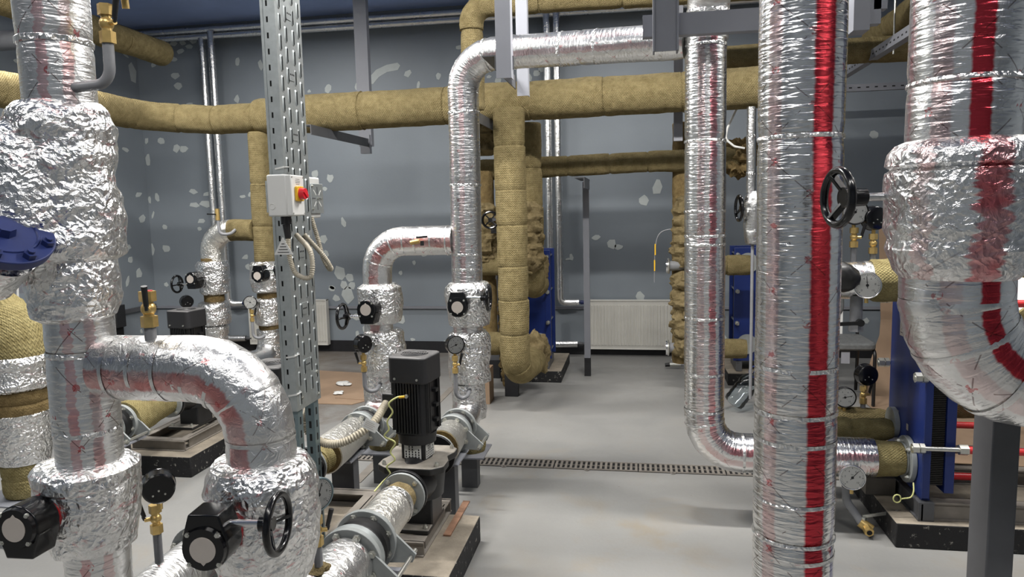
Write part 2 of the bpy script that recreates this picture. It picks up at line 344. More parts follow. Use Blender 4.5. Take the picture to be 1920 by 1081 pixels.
def struct(name, mb, mat, par=None, smooth=38):
    if par: return part(name, mb, mat, par, None, smooth)
    o = mesh_obj(name, mb, mat, V(0, 0, 0), smooth); ORG[o.name] = V(0, 0, 0); o['kind'] = 'structure'; return o
_hex = {}
def bolt(par, pos, axis, r=0.012, h=0.012, mat='zinc', name='bolt'):
    key = (mat, round(h / r, 1))
    if key not in _hex:
        b = MB().cyl((0, 0, 0), (0, 0, h / r), 1.0, n=6).cyl((0, 0, 0), (0, 0, h / r * 1.5), 0.55, n=10)
        o = mesh_obj(name, b, mat, V(0, 0, 0)); _hex[key] = o.data; bpy.data.objects.remove(o)
    o = bpy.data.objects.new(name, _hex[key]); COL.objects.link(o); o.parent = par
    t, a, c = basis(axis); o.matrix_local = Matrix.Translation(V(pos) - ORG[par.name]) @ Matrix((a, c, t)).transposed().to_4x4() @ Matrix.Scale(r, 4); return o
def fillet(pts, bend, n=7):
    P = [V(p) for p in pts]; out = [P[0]]
    for i in range(1, len(P) - 1):
        R = bend[i - 1] if isinstance(bend, (list, tuple)) else bend
        d0 = (P[i - 1] - P[i]).normalized(); d1 = (P[i + 1] - P[i]).normalized(); ang = d0.angle(d1); k = R / math.tan(ang / 2)
        c = P[i] + (d0 + d1).normalized() * (R / math.sin(ang / 2)); a = P[i] + d0 * k - c; b = P[i] + d1 * k - c; tot = PI - ang
        for j in range(n + 1):
            f = j / n; out.append(c + (a * math.sin((1 - f) * tot) + b * math.sin(f * tot)) / math.sin(tot))
    return out + [P[-1]]
def resample(pts, step):
    out = [pts[0]]
    for i in range(len(pts) - 1):
        d = pts[i + 1] - pts[i]; k = max(1, int(math.ceil(d.length / step)))
        out += [pts[i] + d * (j / k) for j in range(1, k + 1)]
    return out
def smooth(pts, n=8):
    P = [V(p) for p in pts]; P = [P[0] * 2 - P[1]] + P + [P[-1] * 2 - P[-2]]; out = []
    for i in range(1, len(P) - 2):
        a, b, c, d = P[i - 1:i + 3]
        for j in range(n): t = j / n; out.append(0.5 * (2 * b + (c - a) * t + (2 * a - 5 * b + 4 * c - d) * t * t + (3 * b - a - 3 * c + d) * t ** 3))
    return out + [P[-2]]
def lengths(p):
    L = [0.0]
    for i in range(1, len(p)): L.append(L[-1] + (p[i] - p[i - 1]).length)
    return L
def cutpath(p, L, a, b):
    def at(s):
        for i in range(1, len(p)):
            if L[i] >= s: f = (s - L[i - 1]) / max(1e-9, L[i] - L[i - 1]); return p[i - 1].lerp(p[i], f)
        return p[-1]
    return [at(a)] + [p[i] for i in range(len(p)) if a + 1e-4 < L[i] < b - 1e-4] + [at(b)]
def wool_pipe(par, pts, r, bend=0.15, sec=0.45, mat='wool', n=40, amp=0.006, name='wool_section', step=0.03, seed=1.0, ref=None):
    p = resample(fillet(pts, bend, 9), step); L = lengths(p); s = 0.0; i = 0; rnd = random.Random(int(seed * 100))
    while s < L[-1] - 0.02:
        e = min(L[-1], s + sec * rnd.uniform(0.8, 1.2)); e = L[-1] if L[-1] - e < sec * 0.4 else e
        q = cutpath(p, L, s, e); l2 = lengths(q); rr = r + rnd.uniform(-0.003, 0.003)
        rad = [rr - 0.007 * max(0, 1 - min(x, l2[-1] - x) / 0.012) for x in l2]
        q2 = [q[0]] + ([q[0].lerp(q[1], min(0.9, 0.012 / max(1e-6, (q[1] - q[0]).length)))] if len(q) > 2 else []) + q[1:]
        if len(q2) != len(q): rad = [rr - 0.007, rr] + rad[1:]
        part(name, MB().rings(q2, rad, n, ref, amp, (6, 22), seed + i), mat, par); s = e; i += 1
def foil_pipe(par, pts, r, mat, bend=0.15, tapes=(), n=48, amp=0.0022, ref=None, seed=0.0, nb=7, step=0.035, tape_mat='crinkle2', tw=0.05, cuts=()):
    p = resample(fillet(pts, bend, nb), step); L = lengths(p); c = [0.0] + sorted(cuts) + [L[-1]]
    ra = r if isinstance(r, (list, tuple)) else (r, r)
    for a, b in zip(c[:-1], c[1:]):
        q = cutpath(p, L, a, b); l2 = lengths(q); rad = [ra[0] + (ra[1] - ra[0]) * (a + x) / L[-1] - 0.004 * max(0, 1 - min(x, l2[-1] - x) / 0.01) * (len(c) > 2) for x in l2]
        part('foil_sleeve', MB().rings(q, rad, n, ref, amp, (5, 17), seed), mat, par)
    for i, d in enumerate(tapes):
        a, b = (d - tw / 4, d + tw / 4) if not isinstance(d, tuple) else d
        q = resample(cutpath(p, L, max(0, a), min(L[-1], b)), 0.012); k = len(q); rr = ra[0] + (ra[1] - ra[0]) * a / L[-1]
        part('tape_band', MB().rings(q, [rr + (0.0006 if j in (0, k - 1) else 0.0024) for j in range(k)], n, ref, 0.0022, (14, 45), seed + i, caps=False), tape_mat, par)
def jacket(par, c, prof, mat='crinkle', n=72, amp=0.007, seed=0.0, name='valve_jacket', freq=(9, 26), label=None, axis=(0, 0, 1), ref=(0, -1, 0), step=0.016, fold=0.012):
    ax = V(axis); P = [V(c) + ax * t for t, r in prof]; pts = []; rad = []
    for i in range(len(prof) - 1):
        k = max(1, int(abs(prof[i + 1][0] - prof[i][0]) / step) + (1 if abs(prof[i + 1][1] - prof[i][1]) > 0.02 else 0))
        for j in range(k): f = j / k; pts.append(P[i].lerp(P[i + 1], f)); rad.append(prof[i][1] * (1 - f) + prof[i + 1][1] * f)
    pts.append(P[-1]); rad.append(prof[-1][1])
    return part(name, MB().rings(pts, rad, n, ref, amp, freq, seed, fold=fold), mat, par, label)
PB = [(-5.32,3.44,0.046,0.051),(-5.08,3.46,0.046,0.029),(-4.97,3.46,0.039,0.023),(-4.84,3.47,0.045,0.029),(-4.89,3.41,0.045,0.023),(-5.0,3.37,0.046,0.026),(-5.36,3.29,0.033,0.023),(-5.35,3.24,0.03,0.024),(-5.09,3.29,0.04,0.028),(-5.09,3.11,0.049,0.041),(-5.06,3.0,0.049,0.041),(-4.74,2.98,0.026,0.052),(-4.32,3.22,0.026,0.04),(-4.36,2.82,0.029,0.046),(-4.94,2.79,0.046,0.018),(-5.51,2.41,0.02,0.035),(-5.33,2.4,0.047,0.035),(-4.05,3.17,0.025,0.057),(-3.28,2.88,0.04,0.045),(-2.95,2.88,0.024,0.039),(-2.38,2.99,0.038,0.046),(-2.05,2.94,0.028,0.038),(-2.27,2.86,0.017,0.036),(-3.5,2.86,0.021,0.022),(-1.82,3.22,0.034,0.022),(-1.51,2.91,0.026,0.021),(-1.41,2.87,0.034,0.027),(-1.09,2.88,0.036,0.037),(-1.01,2.92,0.039,0.027),(-0.96,2.95,0.03,0.027),(2.23,2.17,0.043,0.032),(-5.51,2.2,0.034,0.066),(-5.14,2.31,0.047,0.041),(-5.05,2.3,0.05,0.035),(-5.53,1.74,0.017,0.042),(-5.43,1.77,0.027,0.045),(-4.97,1.82,0.05,0.027),(-4.8,1.79,0.046,0.021),(-4.97,1.67,0.066,0.03),(-4.82,1.68,0.08,0.036),(-4.36,1.75,0.036,0.018),(-4.26,1.77,0.042,0.024),(-5.5,1.57,0.013,0.043),(-5.36,1.43,0.031,0.027),(-4.89,1.49,0.05,0.03),(-4.92,1.4,0.026,0.024),(-5.55,1.17,0.031,0.062),(-5.36,1.18,0.048,0.04),(-5.6,1.01,0.017,0.047),(-5.4,0.76,0.031,0.028),(-4.38,1.07,0.039,0.025),(-4.34,0.96,0.043,0.036),(-3.49,1.97,0.035,0.046),(-3.31,1.92,0.041,0.044),(-3.38,1.81,0.025,0.024),(-3.18,1.44,0.025,0.055),(-3.43,1.26,0.05,0.044),(-3.41,1.1,0.041,0.036),(-3.25,0.88,0.069,0.08),(-3.14,0.83,0.044,0.039),(-3.21,0.75,0.038,0.048),(-3.12,0.74,0.041,0.045),(-3.35,0.72,0.041,0.024),(-2.39,0.99,0.021,0.026),(-2.28,1.07,0.027,0.017),(-2.55,0.88,0.021,0.023),(0.2,1.73,0.053,0.067),(0.06,1.6,0.056,0.048),(-0.42,1.23,0.044,0.03),(-0.26,1.16,0.052,0.046),(-0.19,1.13,0.041,0.028),(-0.68,1.03,0.025,0.039),(-0.72,1.01,0.023,0.011),(-3.36,0.71,0.038,0.03),(-3.31,0.6,0.041,0.042),(-3.17,0.63,0.063,0.095),(-3.09,0.39,0.044,0.036),(-2.57,0.36,0.043,0.053),(-2.99,0.26,0.028,0.042),(-3.08,0.2,0.022,0.039),(-2.44,0.14,0.028,0.015),(-2.08,0.09,0.03,0.044),(0.02,0.62,0.044,0.045),(0.94,0.26,0.018,0.074),(0.88,0.19,0.013,0.028),(2.21,0.37,0.029,0.031)]
PL = [(7.32,3.46,0.035,0.021),(7.36,3.38,0.044,0.015),(7.27,3.32,0.044,0.012),(7.36,3.15,0.053,0.1),(6.88,2.98,0.04,0.023),(7.14,2.29,0.051,0.023),(7.3,1.8,0.054,0.027),(7.33,1.53,0.054,0.043),(7.06,1.22,0.046,0.029),(7.08,1.08,0.034,0.039),(7.2,0.92,0.053,0.054),(7.01,0.85,0.025,0.064),(7.16,0.26,0.022,0.027),(5.81,2.98,0.024,0.019)]
# ------------------------------------------------------------------ the room
struct('floor', MB().box(-6.2, 4.8, -2.6, 7.7, -0.12, 0.0), 'floor')
struct('ceiling', MB().box(-6.2, 4.8, -2.6, 7.7, 3.64, 3.74), 'ceiling')
WB = struct('wall_back', MB().box(-6.0, 4.8, 7.45, 7.65, 0, 3.64), 'wall')
WL = struct('wall_left', MB().box(-5.75, -5.55, -2.5, 7.45, 0, 3.64), 'wall')
struct('wall_right', MB().box(4.5, 4.7, -2.5, 7.45, 0, 3.64), 'wall')
struct('wall_front', MB().box(-5.55, 4.5, -2.5, -2.3, 0, 3.64), 'wall')
struct('baseboard_back', MB().box(-5.55, 4.5, 7.435, 7.45, 0, 0.125), 'band')
struct('baseboard_left', MB().box(-5.55, -5.535, -2.3, 7.435, 0, 0.125), 'band')
struct('trim_1', MB().box(-5.55, 4.5, 7.42, 7.45, 0.488, 0.515), 'steel')          # cable trunking on the back wall
struct('trim_2', MB().box(-5.55, -5.51, 4.2, 7.40, 0.50, 0.545), 'steel_d')
struct('trim_3', MB().box(-1.63, -1.575, 3.75, 5.95, 0.0, 0.004), 'dust')             # metal strip over the floor joint
_pb = 0
def patch(par, c, sx, sz, ax, nrm, seed):
    r = random.Random(seed); k = r.randint(7, 10); rot = r.uniform(-0.35, 0.35); p = []; k = r.randint(5, 9)
    for i in range(k):
        g = 2 * PI * i / k + r.uniform(-0.3, 0.3); q = r.uniform(0.8, 1.2); x = math.cos(g) * q * sx / 2 * 1.05; z = math.sin(g) * q * sz / 2 * 1.05
        p.append((x * math.cos(rot) - z * math.sin(rot), x * math.sin(rot) + z * math.cos(rot)))
    part('putty_patch', MB().prism(p, V(c), ax, (0, 0, 1), nrm), 'putty', par, smooth=0)
for i, (x, z, sx, sz) in enumerate(PB): patch(WB, (x, 7.4505, z), sx * 2, sz * 2, (1, 0, 0), 0.003, i)
for i, (y, z, sy, sz) in enumerate(PL): patch(WL, (-5.5505, y, z), sy * 2, sz * 2, (0, 1, 0), 0.003, 400 + i)
arc = [(-2.85, 2.90), (-2.80, 2.98), (-2.73, 3.045), (-2.61, 3.09), (-2.49, 3.105), (-2.46, 3.075), (-2.49, 3.03), (-2.61, 3.015), (-2.70, 2.97), (-2.77, 2.90)]
part('putty_patch', MB().prism(arc, (0, 7.4505, 0), (1, 0, 0), (0, 0, 1), 0.003), 'putty', WB, smooth=0)

# floor drain: five cast grates end to end, each with its bars
t = thing('floor_drain', 'long slotted drain channel set in the grey floor across the aisle', 'drain', (-0.1, 4.16, 0))
x = -2.0
part('channel', MB().box(-2.02, 1.56, 4.10, 4.24, -0.02, 0.0015), 'black', t)
for i in range(7):
    b = MB(); x1 = x + 0.5
    b.box(x + 0.003, x1 - 0.003, 4.102, 4.114, 0.001, 0.006).box(x + 0.003, x1 - 0.003, 4.226, 4.238, 0.001, 0.006).box(x + 0.003, x1 - 0.003, 4.166, 4.172, 0.001, 0.0055)
    for k in range(17): b.box(x + 0.006 + k * 0.0297, x + 0.006 + k * 0.0297 + 0.0145, 4.11, 4.23, 0.001, 0.006)
    b.torus((x + 0.2, 4.098, 0.003), (0, 0, 1), 0.012, 0.004, 14, 5)
    part('grate', b, 'dust', t); x = x1

# ------------------------------------------------------------------ repeated fittings
def gearbox(pos, nrm, flip, label, shaft_len=0.075, wheel=True, face='plate', rim='plastic'):
    """worm gear operator: nrm is where the round face looks; flip turns taper and shaft upside down"""
    n = V(nrm).normalized(); up = V(0, 0, 1) - n * n.z; up.normalize(); rt = up.cross(n)
    if flip: up = -up; rt = -rt
    X = Matrix((rt, up, n)).transposed().to_4x4(); X.translation = V(pos); X = X @ Matrix.Scale(1.2, 4)
    t = thing('valve_gearbox', label, 'valve gearbox', pos, 'worm gearboxes on the butterfly valves')
    out = [(0.046 * math.cos(g), 0.046 * math.sin(g)) for g in [PI * 0.93 + i * (PI * 1.14) / 14 for i in range(15)]]
    out += [(0.046, 0.014), (0.030, 0.066), (-0.030, 0.066), (-0.046, 0.014)]
    part('housing', MB(X).prism(out, (0, 0, -0.066), (1, 0, 0), (0, 1, 0), 0.062), 'gloss', t, bevel=0.004)
    part('cover', MB(X).cyl((0, 0, -0.004), (0, 0, 0.004), 0.0435, 0.041, 32), 'gloss', t)
    part('mounting_flange', MB(X).cyl((0, 0, -0.082), (0, 0, -0.066), 0.044, n=28).cyl((0, 0, -0.13), (0, 0, -0.08), 0.024, n=16), rim, t, 'red mounting flange' if rim == 'red' else None)
    part('indicator_disc', MB(X).cyl((0, 0, 0.004), (0, 0, 0.0055), 0.0255, n=32).prism([(-0.006, -0.024), (0.006, -0.024), (0, -0.031)], (0, 0, 0.004), (1, 0, 0), (0, 1, 0), 0.0014), face, t)
    for a in (45, 135, 225, 315): bolt(t, X @ V(0.041 * math.cos(math.radians(a)), 0.041 * math.sin(math.radians(a)), 0.0), n, 0.0058, 0.006)
    s0 = X @ V(0.03, 0.036, -0.036); s1 = X @ V(0.034 + shaft_len, 0.036, -0.036); d = (s1 - s0).normalized()
    part('shaft', MB().cyl(s0, s1, 0.0085, n=14), 'chrome', t)
    if wheel:
        w_ = part('handwheel', MB().torus(s1 + d * 0.028, d, 0.066, 0.0088, 44, 10), 'gloss', t)
        part('hub', MB().cyl(s1 - d * 0.014, s1 + d * 0.018, 0.019, 0.0165, 18), 'gloss', w_)
        _, a, b = basis(d)
        for k in range(3):
            g = 2 * PI * k / 3 + 0.4; r = a * math.cos(g) + b * math.sin(g)
            part('spoke', MB().bar(s1 + d * 0.006 + r * 0.012, s1 + d * 0.028 + r * 0.063, 0.016, 0.009, d), 'gloss', w_, bevel=0.002)
    return t
def gauge(pos, nrm, label, r=0.05, back=False, needle=0.9, stem=None, body='gloss', depth=0.042, rim=None, group='pressure gauges and thermometers'):
    n = V(nrm).normalized(); up = V(0, 0, 1) - n * n.z; up.normalize(); rt = up.cross(n); X = Matrix((rt, up, n)).transposed().to_4x4(); X.translation = V(pos)
    t = thing('pressure_gauge', label, 'gauge', pos, group)
    part('case', MB(X).cyl((0, 0, -depth), (0, 0, -0.004), r * 0.96, r, 36).cyl((0, 0, -depth - 0.004), (0, 0, -depth), r * 0.86, r * 0.96, 36), body, t)
    part('bezel', MB(X).torus((0, 0, -0.003), (0, 0, 1), r * 0.97, r * 0.065, 40, 8), rim or body, t)
    d = part('dial', MB(X).cyl((0, 0, -0.005), (0, 0, -0.0032), r * 0.93, n=40), 'dial', t)
    k = MB(X)
    for i in range(31):
        g = math.radians(225 - i * 9); c, s_ = math.cos(g), math.sin(g); l = 0.72 if i % 5 == 0 else 0.78
        k.bar((c * r * l, s_ * r * l, -0.003), (c * r * 0.85, s_ * r * 0.85, -0.003), r * 0.022 if i % 5 else r * 0.035, 0.0006, (0, 0, 1) if False else (-s_, c, 0))
    for i in range(6):
        g = math.radians(225 - i * 54); k.text(str(i * 2), (math.cos(g) * r * 0.56, math.sin(g) * r * 0.56, -0.0031), (1, 0, 0), (0, 1, 0), r * 0.22)
    k.text('bar', (0, r * 0.25, -0.0031), (1, 0, 0), (0, 1, 0), r * 0.16)
    part('scale', k, 'ink', d)
    g = math.radians(needle); part('needle', MB(X).bar((-math.cos(g) * r * 0.25, -math.sin(g) * r * 0.25, -0.0022), (math.cos(g) * r * 0.7, math.sin(g) * r * 0.7, -0.0022), r * 0.05, 0.0006, (-math.sin(g), math.cos(g), 0)).cyl((0, 0, -0.003), (0, 0, -0.001), r * 0.11, n=14), 'ink', t)
    part('cover_glass', MB(X).cyl((0, 0, -0.0012), (0, 0, -0.0004), r * 0.93, n=36), 'glass', t)
    if back:
        for a, rr in ((90, 0.02), (215, 0.42), (325, 0.42)): bolt(t, X @ V(math.cos(math.radians(a)) * r * rr, math.sin(math.radians(a)) * r * rr - r * 0.12, -depth - 0.004), -n, 0.0032, 0.003)
    part('connector', MB().cyl(V(pos) - n * depth * 0.5 - up * r * 0.9, V(pos) - n * depth * 0.5 - up * (r + 0.022), 0.0085, n=12), 'brass', t)
    return t
def ball_valve(top, z0, label, lever=(1, 0), nose=None, r=0.014, stub=None, lift=0.0):
    """brass gauge valve standing upright: top = where it ends, z0 = where its grey stub starts"""
    x, y, z = top; t = thing('gauge_valve', label, 'valve', (x, y, z0), 'brass valves on grey stubs')
    part('union_nut', MB().cyl((x, y, z - 0.026), (x, y, z), r * 1.12, n=6), 'brass', t)
    part('body', MB().cyl((x, y, z - 0.064), (x, y, z - 0.026), r * 0.7, n=16).ball((x, y, z - 0.045), r * 1.02, 14, 10), 'brass', t)
    part('end_nut', MB().cyl((x, y, z - 0.092), (x, y, z - 0.064), r * 1.12, n=6), 'brass', t)
    d = V(lever[0], lever[1], 0).normalized()
    part('spindle', MB().cyl((x, y, z - 0.045), V(x, y, z - 0.045) + d * r * 1.9, r * 0.4, n=10), 'brass', t)
    p = V(x, y, z - 0.045) + d * r * 1.9
    part('lever', MB().cyl(p, p + V(0, 0, 0.012) + d * 0.004, 0.0045, n=8).cyl(p + V(0, 0, 0.01), p + d * 0.014 + V(0, 0, 0.062), 0.0062, 0.0078, 10), 'rubber', t, 'black sleeved lever')
    path = stub or [(x, y, z0), (x, y, z - 0.09)]
    q = resample(fillet(path, 0.04, 6), 0.02) if len(path) > 2 else [V(k) for k in path]
    part('stub_pipe', MB().rings(q, r * 0.78, 16), 'pipe', t)
    return t
def flange_pair(par, x, y, z, r, ax=(0, 1, 0), bolts=8, t0=0.022, mat='flange', side=-1, br=0.0135):
    a = V(ax); c = V(x, y, z); _, u, v = basis(a)
    f = part('flange', MB().cyl(c - a * t0 / 2, c + a * t0 / 2, r, n=40).cyl(c - a * (t0 / 2 + 0.004), c + a * (t0 / 2 + 0.004), r * 0.72, n=32), mat, par, bevel=0.002)
    for k in range(bolts):
        g = 2 * PI * (k + 0.5) / bolts; bolt(par, c + (u * math.cos(g) + v * math.sin(g)) * r * 0.83 + a * side * t0 / 2, a * side, br, 0.012)
    return f
def compensator(x, y0, y1, z, r, label, rods=True):
    t = thing('flexible_connector', label, 'pipe coupling', (x, (y0 + y1) / 2, z - r), 'flanged flexible connectors')
    flange_pair(t, x, y0, z, r); flange_pair(t, x, y1, z, r)
    m = (y0 + y1) / 2
    part('bellows', MB().rings([(x, y0 + 0.01, z), (x, y0 + 0.02, z), (x, m - 0.012, z), (x, m, z), (x, m + 0.012, z), (x, y1 - 0.02, z), (x, y1 - 0.01, z)], [r * 0.72, r * 0.86, r * 0.9, r * 0.78, r * 0.9, r * 0.86, r * 0.72], 36), 'rubber', t)
    part('gasket_ring', MB().cyl((x, y0 + 0.012, z), (x, y0 + 0.04, z), r * 0.97, n=40), 'galv', t)
    if rods:
        for s in (-1, 1):
            ex = x + s * (r + 0.048); ez = z - 0.055
            for yy in (y0, y1):
                part('lug_plate', MB().prism([(s * r * 0.72, r * 0.42), (s * (r + 0.066), -0.045), (s * (r + 0.052), -0.075), (s * r * 0.66, -r * 0.72)][::s], (x, yy + 0.014 * (1 if yy == y1 else -1) + 0.005, z), (1, 0, 0), (0, 0, 1), 0.01), 'flange', t)
                bolt(t, (ex, yy + (0.02 if yy == y1 else -0.012), ez), (0, 1 if yy == y1 else -1, 0), 0.0125, 0.014)
            part('tie_rod', MB().cyl((ex, y0 - 0.06, ez), (ex, y1 + 0.06, ez), 0.0075, n=12), 'zinc', t)
    return t
def rsq(w_, r, n=5):          # rounded square outline
    o = []
    for cx, cy, a0 in ((w_ - r, w_ - r, 0), (-w_ + r, w_ - r, 90), (-w_ + r, -w_ + r, 180), (w_ - r, -w_ + r, 270)):
        for i in range(n + 1): g = math.radians(a0 + 90 * i / n); o.append((cx + r * math.cos(g), cy + r * math.sin(g)))
    return o
def pump(x, yc, z, yi, yo, label, full=True):
    """vertical motor in-line pump, suction at yi, delivery at yo"""
    t = thing('circulation_pump', label, 'pump', (x, yc, z - 0.2), 'in-line circulation pumps')
    pr = [(yi + 0.02, 0.05), (yi + 0.05, 0.062), (yc - 0.10, 0.09), (yc, 0.108), (yc + 0.10, 0.09), (yo - 0.05, 0.062), (yo - 0.02, 0.05)]
    part('volute', MB().rings([(x, a, z) for a, _ in pr], [b for _, b in pr], 32).cyl((x, yc, z - 0.08), (x, yc, z + 0.06), 0.105, 0.12, 32), 'pump', t)
    for yy, s in ((yi, 1), (yo, -1)):
        part('flange', MB().cyl((x, yy - 0.009, z), (x, yy + 0.009, z), 0.097, n=36), 'pump', t, bevel=0.002)
        part('counter_flange', MB().cyl((x, yy - 0.009 - s * 0.022, z), (x, yy + 0.005 - s * 0.022, z), 0.094, n=36), 'flange', t, 'grey counter flange', bevel=0.002)
        for k in range(4): g = PI / 4 + k * PI / 2; bolt(t, (x + 0.080 * math.cos(g), yy - s * 0.030, z + 0.080 * math.sin(g)), (0, -s, 0), 0.010, 0.01)
    oc = [(0.10, -0.15), (0.145, -0.11), (0.145, -0.03), (0.125, 0.02), (0.145, 0.07), (0.145, 0.12), (0.10, 0.155), (-0.10, 0.155), (-0.145, 0.12), (-0.145, 0.06), (-0.125, 0.0), (-0.145, -0.05), (-0.145, -0.11), (-0.10, -0.15)]
    part('top_plate', MB().prism(oc, (x, yc, z + 0.055), (1, 0, 0), (0, 1, 0), 0.032), 'pump_dust', t, 'dusty top plate', bevel=0.006)
    for bx, by in ((0.115, -0.115), (0.12, 0.115), (-0.12, 0.115), (-0.115, -0.115)): bolt(t, (x + bx, yc + by, z + 0.087), (0, 0, 1), 0.0095, 0.012)
    part('foot', MB().box(x - 0.055, x + 0.075, yc - 0.07, yc + 0.09, z - 0.20, z - 0.06), 'pump', t, bevel=0.008)
    part('foot_plate', MB().box(x - 0.10, x + 0.075, yc - 0.13, yc + 0.12, z - 0.212, z - 0.19), 'pump_dust', t, bevel=0.006)
    for dx, dy in ((-0.08, -0.11), (0.055, -0.11), (-0.08, 0.1), (0.055, 0.1)): bolt(t, (x + dx, yc + dy, z - 0.19), (0, 0, 1), 0.010, 0.012)
    # lantern with data plates, motor with fins, fan cover
    X = Matrix.Translation((x, yc, 0)) @ Matrix.Rotation(math.radians(-9), 4, 'Z')
    zl = z + 0.086; zm = z + 0.158; zc = z + 0.43; zt = z + 0.545
    l = part('lantern', MB(X).box(-0.056, 0.056, -0.05, 0.05, zl, zm), 'pump', t, bevel=0.006)
    for px, py, ax in ((0, -0.0505, (1, 0, 0)), (0.0565, 0, (0, 1, 0))):
        c = X @ V(px, py, (zl + zm) / 2); ax = X.to_3x3() @ V(ax)
        pl = MB().prism([(-0.040, -0.030), (0.040, -0.030), (0.040, 0.030), (-0.040, 0.030)], c, ax, (0, 0, 1), 0.001)
        part('data_plate', pl, 'dial', l, 'pale printed data plate')
        k = MB(); rr = random.Random(3)
        for i in range(5):
            for j in range(rr.randint(3, 5)):
                u0 = -0.034 + i * 0.015; v0 = -0.027 + j * 0.011; k.prism([(u0, v0), (u0 + 0.006, v0), (u0 + 0.006, v0 + 0.008), (u0, v0 + 0.008)], c + ax.cross(V(0, 0, 1)) * 0.001, ax, (0, 0, 1), 0.0004)
        part('print', k, 'ink', l)
    part('motor_flange', MB(X).cyl((0, 0, zm), (0, 0, zm + 0.045), 0.080, 0.085, 36), 'pump', t)
    part('motor_body', MB(X).prism(rsq(0.077, 0.034), (0, 0, zm + 0.045), (1, 0, 0), (0, 1, 0), zc - zm - 0.045), 'pump', t)
    f = MB(X)
    for k in range(9):
        u = -0.054 + k * 0.0135
        f.box(u - 0.003, u + 0.003, -0.088, -0.073, zm + 0.055, zc).box(u - 0.003, u + 0.003, 0.073, 0.088, zm + 0.055, zc)
        if abs(u) > 0.03: f.box(0.073, 0.088, u - 0.003, u + 0.003, zm + 0.055, zc).box(-0.088, -0.073, u - 0.003, u + 0.003, zm + 0.055, zc)
    part('cooling_fins', f, 'pump', t)['kind'] = 'stuff'
    for zz in (zm + 0.09, zm + 0.155, zm + 0.22): part('lifting_lug', MB(X).box(0.075, 0.095, 0.0, 0.03, zz, zz + 0.014), 'pump', t)
    part('terminal_box', MB(X).box(-0.135, -0.075, -0.06, 0.05, zm + 0.105, zm + 0.215), 'plastic', t, bevel=0.006)
    part('fan_cover', MB(X).prism(rsq(0.089, 0.03), (0, 0, zc - 0.004), (1, 0, 0), (0, 1, 0), zt - zc), 'plastic', t, bevel=0.008)
    g = MB(X)
    for k in range(5): g.torus((0, 0, zt - 0.003), (0, 0, 1), 0.014 + k * 0.0105, 0.0028, 32, 5)
    part('fan_grille', g, 'plastic', t)
    for a in (-0.052, 0.052):
        for sy in (-1, 1): bolt(t, X @ V(a, sy * 0.0885, zc + 0.018), X.to_3x3() @ V(0, sy, 0), 0.0055, 0.005)
    return t
def frame(x0, x1, y0, y1, z0, z1, label, cat='base frame'):
    t = thing('pump_base_frame', label, cat, ((x0 + x1) / 2, (y0 + y1) / 2, z0), 'dusty channel frames under the pumps')
    h = 0.006
    for a, b, c, d, ox, oy in ((x0, x1, y0, y0 + 0.07, 0, 0), (x0, x1, y1 - 0.07, y1, 0, 1), (x0, x0 + 0.06, y0 + 0.07, y1 - 0.07, 1, 0), (x1 - 0.06, x1, y0 + 0.07, y1 - 0.07, 1, 1)):
        m = MB().box(a, b, c, d, z1 - h, z1).box(a, b, c, d, z0, z0 + h)
        if ox == 0: yy = c if oy == 0 else d - h; m.box(a, b, yy + 0.012 * (1 if oy == 0 else -1), yy + h + 0.012 * (1 if oy == 0 else -1), z0, z1)
        else: xx = (a if oy == 0 else b - h) + 0.012 * (1 if oy == 0 else -1); m.box(xx, xx + h, c, d, z0, z1)
        part('channel_beam', m, 'dust', t)
    return t
def plinth(x0, x1, y0, y1, h, label):
    b = MB().box(x0, x1, y0, y1, 0, h)
    return solo('concrete_plinth', b, 'plinth', label, 'plinth', ((x0 + x1) / 2, (y0 + y1) / 2, 0), 'black sided concrete plinths', bevel=0.006)
def support(x, y, zt, label, w_=0.09, pw=0.2, py=0.12):
    t = thing('pipe_support', label, 'pipe support', (x, y, 0), 'steel post supports under the pump pipes')
    part('post', MB().box(x - w_ / 2, x + w_ / 2, y - 0.035, y + 0.035, 0, zt), 'steel_d', t)
    part('saddle_plate', MB().box(x - pw / 2, x + pw / 2, y - py, y + py, zt, zt + 0.008), 'steel', t)
    return t
# ------------------------------------------------------------------ structure of the heating plant: big pipes first
CAMV = lambda x, y: (-x, -y, 0)
# front left column with its wrapped check valve
t = thing('insulated_pipe', 'thick foil wrapped column with the blue valve cover at the left edge', 'pipe', (-1.455, 1.64, 0.3))
LC = t
foil_pipe(t, [(-1.442, 1.64, 3.62), (-1.452, 1.64, 1.2), (-1.462, 1.64, 0.4), (-1.465, 2.11, 0.4)], (0.090, 0.079), 'foil_left', 0.17, tapes=(1.63, 2.42, 2.63), ref=CAMV(-1.455, 1.64), cuts=(1.63, 2.42), tw=0.03)
jacket(t, (-1.457, 1.64, 0), [(1.285, 0.082), (1.298, 0.102), (1.33, 0.108), (1.425, 0.112), (1.440, 0.108), (1.452, 0.124), (1.50, 0.131), (1.575, 0.130), (1.63, 0.120), (1.65, 0.124), (1.70, 0.127), (1.78, 0.124), (1.82, 0.110), (1.842, 0.086)], amp=0.008, seed=3, freq=(6, 20), name='check_valve_jacket', n=110, step=0.009, fold=0.016, label='crumpled foil jacket round the check valve')
jacket(t, (-1.515, 1.605, 0), [(1.425, 0.07), (1.445, 0.118), (1.50, 0.136), (1.60, 0.138), (1.68, 0.132), (1.74, 0.115), (1.79, 0.07)], amp=0.008, seed=4, freq=(6, 20), name='bonnet_jacket', n=90, step=0.009, fold=0.014)
jacket(t, (-1.47, 1.64, 0), [(0.655, 0.082), (0.665, 0.102), (0.70, 0.114), (0.78, 0.126), (0.85, 0.126), (0.885, 0.116), (0.90, 0.086)], seed=5, amp=0.009)
